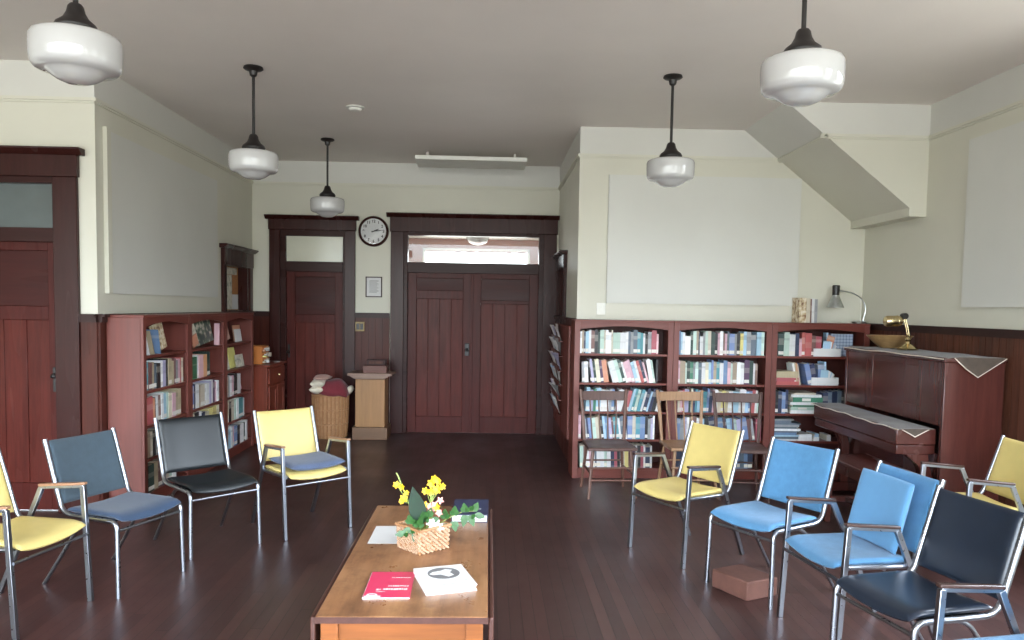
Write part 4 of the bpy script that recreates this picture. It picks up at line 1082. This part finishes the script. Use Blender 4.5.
# ------------------------------------------------------------------ piano, bench, things on it
def piano():
    t = thing('upright_piano', 'reddish mahogany upright piano against the right wall', 'piano', (0, 0, 0))
    x0, x1, y0, y1, zt = 3.09, 3.505, 5.08, 6.53, 1.25
    for (a, c) in ((y0, y0+.035), (y1-.035, y1)):
        b = MB(); b.box(x0, x1, a, c, .02, zt-.03); b.build('side_panel', M['piano'], t, .004)
    b = MB(); b.box(x0-.012, x1+.01, y0-.012, y1+.012, zt-.03, zt); b.build('lid', M['piano_h'], t, .006)
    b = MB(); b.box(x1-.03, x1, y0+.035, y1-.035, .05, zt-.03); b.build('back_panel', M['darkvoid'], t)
    b = MB()      # upper front panel with recessed centre field
    ya, yb = y0+.035, y1-.035; f0, f1 = 5.37, 6.06; xf = x0+.006
    b.box(xf, xf+.03, ya, f0-.006, .78, zt-.03); b.box(xf, xf+.03, f1+.006, yb, .78, zt-.03)
    b.box(xf+.004, xf+.03, f0+.006, f1-.006, .80, zt-.06); b.box(xf, xf+.03, f0-.006, f1+.006, 1.17, zt-.03); b.box(xf, xf+.03, f0-.006, f1+.006, .78, .885)
    b.box(xf+.024, xf+.032, ya, yb, .78, zt-.03)
    b.build('upper_panel', M['piano'], t, .004)
    b = MB(); b.box(xf+.016, xf+.034, ya, yb, .13, .58); b.build('lower_panel', M['piano'], t, .004)
    b = MB(); b.box(x0-.27, x0+.012, 5.16, 6.55-.04, .64, .752); b.build('fallboard', M['piano_h'], t, .008)
    b = MB(); b.box(x0-.262, x0+.012, 5.168, 6.502, .572, .638); b.build('key_bed', M['piano_h'], t, .006)
    for y in (5.21, 6.43):
        b = MB()
        prof = [(x0-.19, .572), (x0-.03, .572), (x0-.02, .5), (x0+.004, .42), (x0+.004, .3), (x0-.05, .3), (x0-.062, .42), (x0-.10, .5)]
        b.prism(prof, 'y', y-.035, y+.035); b.box(x0-.058, x0+.004, y-.03, y+.03, .1, .3); b.build('leg', M['piano'], t, .004)
        b = MB(); b.box(x0-.26, x0+.1, y-.045, y+.045, .02, .1); b.build('toe_block', M['piano_h'], t, .008)
    b = MB(); b.box(x0, x1, y0+.035, y1-.035, .03, .13); b.build('bottom_board', M['piano_h'], t, .004)
    for i in range(2):
        b = MB(); y = 5.75+.12*i; b.tube([(x0+.05, y, .09), (x0-.09, y, .07)], .012, 8); b.build('pedal', M['brass'], t)
    for y in (y0+.06, y1-.06):
        b = MB(); b.T = Matrix.Translation((x1-.05, y, .012)) @ Matrix.Rotation(PI/2, 4, 'X'); b.lathe([(.0, -.012), (.012, -.012), (.012, .012), (0, .012)]); b.build('caster', M['blackmetal'], t)
    # runner over the lid with a triangular drop at the near end
    b = MB()
    def lid(u, v):
        y = y0-.014+(y1-y0+.005)*(1-u); x = x0-.018+v*.42
        wob = .002*math.sin(u*13)+.0015*math.sin(u*31)
        z = zt+.006+.002*math.sin(u*17+v*9)
        if v < .02: x -= .004+wob; z -= .010+.003*math.sin(u*9)
        return (x, y, z)
    b.sheet(lid, 50, 8, .004)
    # the drop: triangle hanging over the near end
    yd = y0-.020
    b.prism([(x0+.05, zt+.004), (x1-.005, zt+.004), (x0+.215, zt-.125), (x0+.13, zt-.07)], 'y', yd-.004, yd)
    b.cur = 1
    b.tube([(x0+.05, yd-.003, zt+.002), (x0+.13, yd-.003, zt-.07), (x0+.215, yd-.003, zt-.127), (x1-.005, yd-.003, zt+.002)], .0035, 6)
    b.tube([(lid(i/49, 0)[0]-.001, lid(i/49, 0)[1], lid(i/49, 0)[2]) for i in range(50)], .004, 6)
    o = b.build('runner_cloth', [M['runner'], M['fringe']]); tag(o, 'brown cloth runner with cream edge over the piano lid', 'cloth')
    b = MB(); zk = .752
    def kb(u, v):
        y = 5.125+1.42*(1-u); x = x0-.278+v*.255; z = zk+.007+.003*math.sin(u*31)*(1-v)
        if v < .01: z -= .008+.003*math.sin(u*11)
        if u > .96: z -= .001
        return (x, y, z)
    b.sheet(kb, 60, 8, .004)
    yd = 5.145
    b.prism([(x0-.25, zk+.004), (x0-.15, zk-.05), (x0-.05, zk+.004)], 'y', yd-.006, yd-.002)
    b.cur = 1; b.tube([(kb(i/59, 0)[0]-.001, kb(i/59, 0)[1], kb(i/59, 0)[2]) for i in range(60)], .004, 6)
    b.tube([(x0-.25, yd-.006, zk+.002), (x0-.15, yd-.006, zk-.052), (x0-.05, yd-.006, zk+.002)], .0035, 6)
    o = b.build('runner_cloth', [M['runner'], M['fringe']]); tag(o, 'brown cloth runner with cream edge over the piano keyboard', 'cloth')
    # bench
    t = thing('piano_bench', 'mahogany piano bench tucked under the keyboard', 'bench', (2.66, 5.15, 0))
    b = MB(); b.box(-.17, .17, -.42, .42, .47, .5); b.build('seat', M['piano_h'], t, .006)
    b = MB(); b.box(-.14, .14, -.39, .39, .40, .47); b.build('apron', M['piano'], t, .003)
    for sx in (-1, 1):
        for sy in (-1, 1):
            b = MB(); b.tube([(sx*.13, sy*.37, .47), (sx*.135, sy*.38, 0)], .01, square=(.042, .042)); b.build('leg', M['piano'], t, .004)
    b = MB(); b.box(-.012, .012, -.36, .36, .15, .19); b.box(-.13, .13, -.385, -.36, .15, .19); b.box(-.13, .13, .36, .385, .15, .19); b.build('stretcher', M['piano'], t, .003)
    # bowl
    t = thing('wooden_bowl', 'shallow turned wooden bowl on top of the piano', 'bowl', (3.305, 6.22, zt+.011))
    b = MB(); b.lathe([(0, .0), (.07, 0), (.075, .006), (.12, .04), (.175, .098), (.178, .102), (.17, .1), (.115, .05), (.06, .018), (0, .014)], n=40); b.build('body', M['bowl'], t)
    # brass lamp
    t = thing('brass_desk_lamp', 'brass piano lamp with barrel shade on the piano', 'lamp', (3.30, 5.93, zt+.011)); t.scale = (1.13, 1.13, 1.16)
    b = MB(); b.lathe([(0, 0), (.068, 0), (.07, .01), (.05, .022), (.02, .04), (.014, .055), (.02, .07), (.012, .085), (.016, .1), (0, .105)]); b.build('base', M['brass'], t)
    for dy in (-.012, .012):
        b = MB(); b.tube([(0, dy, .095), (-.012, dy, .15), (-.035, dy, .225)], .0055, 8); b.build('arm', M['brass'], t)
    b = MB(); b.T = Matrix.Translation((-.035, 0, .228)) @ Matrix.Rotation(PI/2, 4, 'X'); b.lathe([(0, -.022), (.02, -.022), (.022, 0), (.02, .022), (0, .022)]); b.build('pivot', M['blackmetal'], t)
    b = MB(); b.T = Matrix.Translation((-.05, 0, .195)) @ Matrix.Rotation(R(-92), 4, 'Y')
    b.lathe([(0, 0), (.02, .0), (.033, .012), (.037, .03), (.037, .105), (.030, .118), (0, .122)], n=24); b.build('lamp_shade', M['brass'], t)
    b = MB(); b.T = Matrix.Translation((-.05, 0, .195)) @ Matrix.Rotation(R(-92), 4, 'Y')
    b.lathe([(.0375, .03), (.0385, .032), (.0385, .036), (.0375, .038)], n=24); b.build('shade_ring', M['brass'], t)
piano()

def gooseneck():
    t = thing('gooseneck_lamp', 'black and silver gooseneck lamp on top of right bookcase', 'lamp', (3.44, 7.03, 1.4455)); t.scale = (1.15, 1.15, 1.15)
    b = MB(); b.lathe([(0, 0), (.05, 0), (.052, .012), (.03, .02), (0, .022)]); b.build('base', M['alu'], t)
    b = MB()
    pts = fillet([(.03, 0, .015), (.055, 0, .12), (.02, 0, .2), (-.06, 0, .248), (-.165, 0, .262)], .09, 6)
    b.tube(pts, .005, 8); b.build('neck', M['alu'], t)
    b = MB(); b.lathe([(0, .305), (.026, .305), (.029, .3), (.027, .235), (.027, .215), (0, .215)], (-.198, 0, 0)); b.build('lamp_holder', M['black'], t)
    b = MB(); b.lathe([(.028, .225), (.03, .215), (.045, .175), (.062, .135), (.064, .125), (.06, .127), (.042, .175), (.024, .213)], (-.198, 0, 0)); b.build('lamp_shade', M['alu'], t)
    b = MB(); b.tube([(.0, .045, .01), (.06, .12, .005), (.085, .145, .03), (.08, .148, .19), (.083, .15, .25)], .003, 6); b.build('cord', M['white'], t)
gooseneck()

# ------------------------------------------------------------------ far left group
def far_left():
    t = thing('cabinet', 'small cherry cabinet with drawer and door past left bookcases', 'cabinet', (0, 0, 0))
    x0, x1, y0, y1, zt = XL+.05, -2.40, 8.43, 9.13, .87
    b = MB(); b.box(x0, x1-.018, y0, y1, .06, zt-.025); b.build('body', M['cab'], t, .003)
    b = MB(); b.box(x0, x1+.012, y0-.012, y1+.012, zt-.025, zt); b.build('top', M['cab'], t, .005)
    b = MB(); b.box(x1-.017, x1, y0+.04, y1-.04, .66, .82); d = b.build('drawer', M['cab'], t, .003)
    b = MB(); b.T = Matrix.Translation((x1, (y0+y1)/2, .74)) @ Matrix.Rotation(PI/2, 4, 'Y'); b.lathe([(.006, 0), (.006, .012), (.016, .02), (.014, .03), (0, .034)], n=14); b.build('knob', M['brass'], d)
    for (a, c) in ((y0+.04, (y0+y1)/2-.004), ((y0+y1)/2+.004, y1-.04)):
        b = MB(); x = x1-.017
        b.box(x, x1, a, a+.06, .1, .63); b.box(x, x1, c-.06, c, .1, .63); b.box(x, x1, a+.06, c-.06, .57, .63); b.box(x, x1, a+.06, c-.06, .1, .16); b.box(x, x1-.01, a+.06, c-.06, .16, .57)
        b.build('door', M['cab'], t, .002)
    b = MB(); b.box(x0, x1-.03, y0+.02, y1-.02, 0, .06); b.build('plinth', M['cab'], t)
    # orange pine rack with pamphlets
    t = thing('pamphlet_rack', 'orange pine pigeonhole rack on the small cherry cabinet', 'rack', (-2.62, 8.66, zt))
    b = MB()
    b.box(-.13, .12, -.12, -.108, 0, .2); b.box(-.13, .12, .108, .12, 0, .2); b.box(-.13, -.118, -.108, .108, 0, .2)
    for z in (0, .065, .13, .19): b.box(-.118, .12, -.108, .108, z, z+.01)
    for y in (-.036, .036): b.box(-.118, .115, y-.004, y+.004, .01, .19)
    b.build('frame', M['orangebox'], t, .002)
    k = 0
    for z in (.01, .075, .14):
        for y in (-.075, 0, .075):
            b = MB(); b.box(-.02, .14+.02*((k*3) % 2), y-.022, y+.022, z+.002, z+.02+.012*(k % 3))
            o = b.build('card_stack', bookmat('CWIYWCOWI'[k]), smooth=False); o.location = (-2.62, 8.66, zt)
            tag(o, '%s cards in pine rack, %s row, %s column' % (BN['CWIYWCOWI'[k]], ['bottom', 'middle', 'top'][k//3], ['nearest', 'middle', 'far'][k % 3]), 'cards', 'cards in the pine rack'); k += 1
    b = MB(); b.box(-.03, .03, -.05, .05, 0, .003); o = b.build('card', M['paper'], smooth=False); o.location = (-2.46, 8.95, zt+.001); o.rotation_euler = (0, 0, .5)
    tag(o, 'white card lying on the small cherry cabinet', 'card')
    # hamper
    t = thing('wicker_hamper', 'round wicker hamper between cabinet and pedestal', 'basket', (-1.83, 8.93, 0))
    b = MB(); b.lathe([(.0, .0), (.175, 0), (.185, .02), (.198, .25), (.205, .5), (.203, .515), (.19, .51), (.18, .25), (.17, .03), (0, .03)], n=40)
    b.build('body', M['wicker'], t)
    for z, r_ in ((.17, .195), (.335, .2005), (.5, .2065)):
        b = MB(); n = 40; pts = [(r_*math.cos(2*PI*i/n), r_*math.sin(2*PI*i/n), z) for i in range(n+1)]
        b.tube(pts, .011, 6, cap=False); b.build('band', M['wicker'], t)
    b = MB(); n = 28
    for i in range(n):
        a = 2*PI*i/n
        b.tube([(.184*math.cos(a), .184*math.sin(a), .01), (.2*math.cos(a), .2*math.sin(a), .26), (.205*math.cos(a), .205*math.sin(a), .5)], .010, 5)
    b.build('staves', M['reeddark'], t)
    # blankets
    b = MB(); b.pad(.36, .36, .17, lambda x, y, z: (x+.05, y, z-.10*max(0, x-.02)-.45*max(0, x-.08)-.5*max(0, -y-.08)+.012*math.sin(x*23+y*9)), 20, 12, 3)
    o = b.build('blanket', M['maroon'], angle=80); o.location = (-1.83, 8.88, .595); tag(o, 'folded maroon blanket heaped on the wicker hamper', 'blanket')
    for i, (z, m, lab, dx) in enumerate(((.585, 'wool', 'cream blanket roll, lower of the rolls on hamper left side', -.115), (.655, 'wool', 'cream blanket roll, upper of the two cream rolls on hamper', -.105), (.72, 'rose', 'dusty rose blanket fold on top of hamper', -.06))):
        b = MB(); b.pad(.155 if i < 2 else .17, .25, .095 if i < 2 else .055, lambda x, y, z_: (x, y, z_+.006*math.sin(y*30+i)), 12, 12, 2.6)
        o = b.build('blanket', M[m], angle=80); o.location = (-1.83+dx, 8.80, z-.01); tag(o, lab, 'blanket', 'blankets on the hamper')
    b = MB(); b.pad(.07, .16, .1, lambda x, y, z: (x+.25*z, y, z), 10, 10, 2.5); o = b.build('blanket', M['wool'], angle=80)
    o.location = (-1.60, 8.90, .56); tag(o, 'pale blanket corner sticking out right of maroon blanket', 'blanket', 'blankets on the hamper')
    # pedestal
    t = thing('pedestal', 'square golden oak pedestal between the two back doors', 'pedestal', (-1.348, 8.92, 0))
    b = MB(); b.box(-.2, .2, -.17, .17, 0, .145); b.build('base', M['oak_base'], t, .006)
    b = MB(); b.box(-.168, .168, -.15, .15, .145, .70); b.build('shaft', M['oak'], t, .004)
    b = MB(); b.prism([(-.168, .70), (.168, .70), (.225, .735), (.252, .74), (.252, .768), (-.252, .768), (-.252, .74), (-.225, .735)], 'y', -.2, .2); b.build('cap', M['oak_cap'], t, .005)
    t = thing('wooden_box', 'flat reddish wooden box on top of the oak pedestal', 'box', (-1.295, 8.86, .768))
    b = MB(); b.box(-.135, .135, -.09, .09, 0, .085); b.build('body', m_wood('reddish_box_wood', rgb(98, 62, 52), 'X', .4, .25), t, .004)
    t = thing('wooden_box', 'dark carved box stacked on the flat box above pedestal', 'box', (-1.285, 8.9, .853))
    b = MB(); b.box(-.115, .1, -.07, .07, 0, .062); b.build('body', M['casing_h'], t, .004)
    b = MB(); b.box(-.085, .07, -.073, -.07, .018, .044); b.build('carved_plate', M['wainsR'], t)
    # clock
    t = thing('wall_clock', 'round dark-rimmed wall clock above the framed notice', 'clock', (-1.387, YB, 2.42)); t.rotation_euler = (PI/2, 0, 0)
    b = MB(); b.lathe([(.178, 0), (.182, .015), (.176, .035), (.165, .042), (.152, .036), (.150, .018), (.152, 0)], n=56); b.build('rim', M['casing_h'], t)
    b = MB(); b.lathe([(.155, .002), (.155, .016)], n=48); b.build('dial', M['paper'], t, smooth=False)
    b = MB(); b.lathe([(.155, .030), (.155, .032)], n=48); b.build('glass_cover', M['glass'], t, smooth=False)
    for h in range(1, 13):
        cu = bpy.data.curves.new('num', 'FONT'); cu.body = str(h); cu.size = .046; cu.align_x = 'CENTER'; cu.align_y = 'CENTER'; cu.extrude = .0004; cu.offset = .0012
        o = bpy.data.objects.new('num', cu); COL.objects.link(o); dg = bpy.context.evaluated_depsgraph_get()
        me = bpy.data.meshes.new_from_object(o.evaluated_get(dg)); bpy.data.objects.remove(o)
        me.materials.clear(); me.materials.append(M['darkink'])
        q = bpy.data.objects.new('numeral', me); COL.objects.link(q); q.parent = t
        a = PI/2-h*PI/6; q.location = (.118*math.cos(a), .118*math.sin(a), .0166)
    for L, wv, a, nm in ((.075, .010, 67, 'hour_hand'), (.12, .007, 83, 'minute_hand')):
        b = MB(); b.T = Matrix.Rotation(-R(a), 4, 'Z'); b.prism([(-wv/2, -.025), (wv/2, -.025), (wv*.7, L*.6), (0, L), (-wv*.7, L*.6)], 'z', .019, .021); b.build(nm, M['darkink'], t, smooth=False)
    # framed notice
    t = thing('framed_notice', 'small framed printed notice under the wall clock', 'picture', (-1.381, YB, 1.76))
    b = MB(); w, h = .098, .122
    b.box(-w, -w+.012, -.015, 0, -h, h); b.box(w-.012, w, -.015, 0, -h, h); b.box(-w+.012, w-.012, -.015, 0, h-.012, h); b.box(-w+.012, w-.012, -.015, 0, -h, -h+.012)
    b.build('frame', M['casing_h'], t)
    b = MB(); b.box(-w+.012, w-.012, -.006, 0, -h+.012, h-.012); b.build('sheet', M['paper'], t)
    b = MB()
    for i in range(12): b.box(-.055, .055-.02*(i % 3 == 2), -.0066, -.006, .075-.013*i, .079-.013*i)
    b.build('print_lines', M['ink'], t)
    # switch plate
    t = thing('light_switch', 'brass switch plate with two dark toggles on the wainscot', 'switch', (-1.54, YB-.036, 1.285))
    b = MB(); b.box(-.055, .055, -.006, 0, -.056, .056); b.build('plate', M['oldbrass'], t, .002)
    for x in (-.022, .022): b = MB(); b.box(x-.018, x+.018, -.014, -.006, -.036, .036); b.build('toggle', M['black'], t, .002)
    t = thing('wall_switch', 'white switch plate on the cream wall above right bookcases', 'switch', (1.053, YR, 1.545))
    b = MB(); b.box(-.042, .042, -.006, 0, -.055, .055); b.build('plate', M['white'], t, .002)
    b = MB(); b.box(-.012, .012, -.012, -.006, -.025, .025); b.build('toggle', M['white'], t, .002)
    # posters in the niche
    xx = XL-.1075
    for (a, c, za, zb, m, lab) in ((8.62, 8.83, 1.47, 1.86, 'picpale', 'tall pale poster pinned in the left wall niche'), (8.66, 9.0, 1.865, 1.94, 'picpale', 'wide sepia card pinned at top of the niche'),
                                   (8.84, 9.04, 1.47, 1.64, 'paper', 'white notice pinned low in the niche')):
        b = MB(); b.box(xx, xx+.002, a, c, za, zb); o = b.build('poster', M[m], smooth=False); tag(o, lab, 'poster')
far_left()

# literature rack on the return wall
def rack():
    t = thing('literature_rack', 'tall reddish brochure board on the return wall by bookcase', 'rack', (0, 0, 0))
    b = MB(); b.box(.752, .774, 7.19, 8.75, .30, 1.375); b.box(.776, .81, 7.25, 7.3, .4, 1.3); b.box(.776, .81, 8.55, 8.6, .4, 1.3)
    b.build('board', M['case'], t, .004)
    for i, z in enumerate((.45, .60, .75, .90, 1.05, 1.20)):
        b = MB(); b.box(.715, .752, 7.75, 8.7, z, z+.01); b.box(.715, .72, 7.75, 8.7, z, z+.05); b.build('pocket', M['case'], t, .002)
    k = 0
    random.seed(11)
    for i, z in enumerate((.45, .60, .75, .90, 1.05, 1.20)):
        for j in range(4):
            code = 'WWAWGWWVWWAWVWWWGWAWWWVW'[k]; y = 7.76+.23*j; h = random.uniform(.14, .175)
            b = MB(); bend = random.uniform(.0, .06); tilt = random.uniform(.015, .05)
            b.sheet(lambda u, v: (-.004-tilt*v-bend*v*v*(u-.2), .0+.17*u, h*v), 5, 8, .002)
            o = b.build('brochure', bookmat(code)); o.location = (.745, y, z+.0105)
            tag(o, '%s brochure, %s row from bottom, %s from the near end of rack' % (BN[code], ORD[i], ORD[j]), 'brochure', 'brochures in the rack'); k += 1
rack()

# ------------------------------------------------------------------ lamps and ceiling things
def pendants():
    L = [(-1.705, 3.26, 'schoolhouse pendant lamp nearest on the left, cut by photo top'), (1.33, 3.32, 'schoolhouse pendant lamp nearest on the right, cut by photo top'),
         (-1.708, 5.64, 'schoolhouse pendant lamp before the left wall panel'), (-1.672, 7.99, 'schoolhouse pendant lamp farthest back, before the narrow door'),
         (1.303, 5.60, 'schoolhouse pendant lamp before the right wall panel')]
    for x, y, lab in L:
        t = thing('pendant_lamp', lab, 'lamp', (x, y, H), 0, 'schoolhouse pendant lamps')
        b = MB(); b.lathe([(.0, 0), (.066, 0), (.07, -.012), (.06, -.02), (.03, -.03), (.024, -.06), (.012, -.07), (0, -.07)]); b.build('canopy', M['blackmetal'], t)
        b = MB(); b.tube([(0, 0, -.06), (0, 0, -.50)], .0105, 10); b.build('rod', M['blackmetal'], t)
        b = MB(); b.lathe([(0, -.475), (.022, -.475), (.03, -.485), (.036, -.51), (.05, -.535), (.075, -.555), (.082, -.57), (.078, -.582), (.084, -.592), (.084, -.605), (0, -.605)]); b.build('fitter', M['blackmetal'], t)
        b = MB(); b.lathe([(.08, -.598), (.12, -.599), (.155, -.602), (.168, -.610), (.173, -.626), (.1735, -.66), (.171, -.71), (.165, -.731), (.152, -.742), (.128, -.748), (.112, -.753), (.098, -.764), (.074, -.780), (.045, -.791), (0, -.795)], n=48)
        b.build('globe', M['opal'], t, angle=60)
    t = thing('smoke_detector', 'small round white ceiling fitting left of the hanging panel', 'detector', (-1.167, 6.69, H))
    b = MB(); b.lathe([(.078, 0), (.078, -.008), (.055, -.014)]); b.build('ring', M['frieze'], t)
    b = MB(); b.lathe([(0, -.034), (.04, -.032), (.054, -.022), (.055, -.006)][::-1]); b.build('lens', M['white'], t)
    t = thing('ceiling_panel', 'flat white rectangular panel hanging just below the ceiling', 'light fixture', (-.213, 8.30, 3.105), R(1.3))
    b = MB(); b.box(-.598, .598, 0, .5, 0, .042); b.build('body', M['white'], t, .003)
    for x in (-.48, .48):
        b = MB(); b.box(x-.012, x+.012, .24, .4, .042, H-3.105); b.build('hanger', M['ceiling'], t)
    # brown block on the floor
    t = thing('floor_block', 'reddish brown rectangular block on floor under blue chair', 'block', (1.43, 4.085, 0), R(0))
    a, bb, c = Vector((1.395, 3.956)), Vector((1.268, 4.178)), Vector((1.592, 4.046))
    d4 = bb+(c-a)
    b = MB(); b.T = Matrix.Translation((-1.43, -4.085, 0)); b.prism([tuple(a), tuple(c), tuple(d4), tuple(bb)], 'z', 0, .104); b.build('body', M['brick'], t, .008)
pendants()

# ------------------------------------------------------------------ light
# overcast sky outside every window; the window openings are declared as portals for the sampler
def portal(name, loc, rot, sx, sy):
    l = bpy.data.lights.new(name, 'AREA'); l.shape = 'RECTANGLE'; l.size = sx; l.size_y = sy
    l.cycles.is_portal = True
    o = bpy.data.objects.new(name, l); COL.objects.link(o); o.location = loc; o.rotation_euler = rot
for a_, c_ in REAR_W:
    portal('window_portal', ((a_+c_)/2, YREAR-.19, 1.9), (R(90), 0, 0), c_-a_, 2.1)
for a_, c_ in RIGHT_W:
    portal('window_portal', (XR+.19, (a_+c_)/2, 1.9), (0, R(90), 0), 2.1, c_-a_)
portal('porch_portal', (-.19, 11.11, 1.77), (R(-90), 0, 0), 1.46, 1.13)
w = bpy.data.worlds.new('overcast_sky'); S.world = w; w.use_nodes = True
nt = w.node_tree; bg = nt.nodes['Background']
tc = nt.nodes.new('ShaderNodeTexCoord'); sx = nt.nodes.new('ShaderNodeSeparateXYZ'); rp = nt.nodes.new('ShaderNodeValToRGB')
mr = nt.nodes.new('ShaderNodeMapRange'); mr.inputs['From Min'].default_value = -1; mr.inputs['From Max'].default_value = 1
nt.links.new(tc.outputs['Generated'], sx.inputs[0]); nt.links.new(sx.outputs[2], mr.inputs[0]); nt.links.new(mr.outputs[0], rp.inputs[0])
el = rp.color_ramp.elements      # ground, added tree line dimming the horizon to darken upper walls, then bright overcast
el[0].position = .40; el[0].color = (.17, .175, .165, 1); el[1].position = .595; el[1].color = (.70, .80, .91, 1)
for p_, c_ in ((.50, (.17, .175, .165, 1)), (.525, (.21, .23, .23, 1)), (.80, (.84, .93, 1.06, 1))):
    e_ = el.new(p_); e_.color = c_
nt.links.new(rp.outputs[0], bg.inputs[0]); bg.inputs[1].default_value = SKY

# ------------------------------------------------------------------ camera
cam = bpy.data.cameras.new('camera'); co = bpy.data.objects.new('camera', cam); COL.objects.link(co)
p, r, yw, f = .0590, .0159, .0308, 766.18
fwd = Vector((math.sin(yw)*math.cos(p), math.cos(yw)*math.cos(p), -math.sin(p)))
right = Vector((math.cos(yw), -math.sin(yw), 0)); up = right.cross(fwd)
r2 = right*math.cos(r)+up*math.sin(r); u2 = -right*math.sin(r)+up*math.cos(r)
mat = Matrix((r2, u2, -fwd)).transposed().to_4x4(); mat.translation = (0, 0, 1.55)
co.matrix_world = mat
cam.sensor_fit = 'HORIZONTAL'; cam.sensor_width = 36; cam.lens = f/1024*36; cam.shift_y = 32/1024
S.camera = co
vs = S.view_settings; vs.view_transform = 'Standard'; vs.look = 'None'; vs.gamma = 1; vs.exposure = 0; vs.use_curve_mapping = False
S.cycles.use_denoising = True
S.cycles.max_bounces = 8; S.cycles.diffuse_bounces = 5; S.cycles.glossy_bounces = 4; S.cycles.sample_clamp_indirect = 8
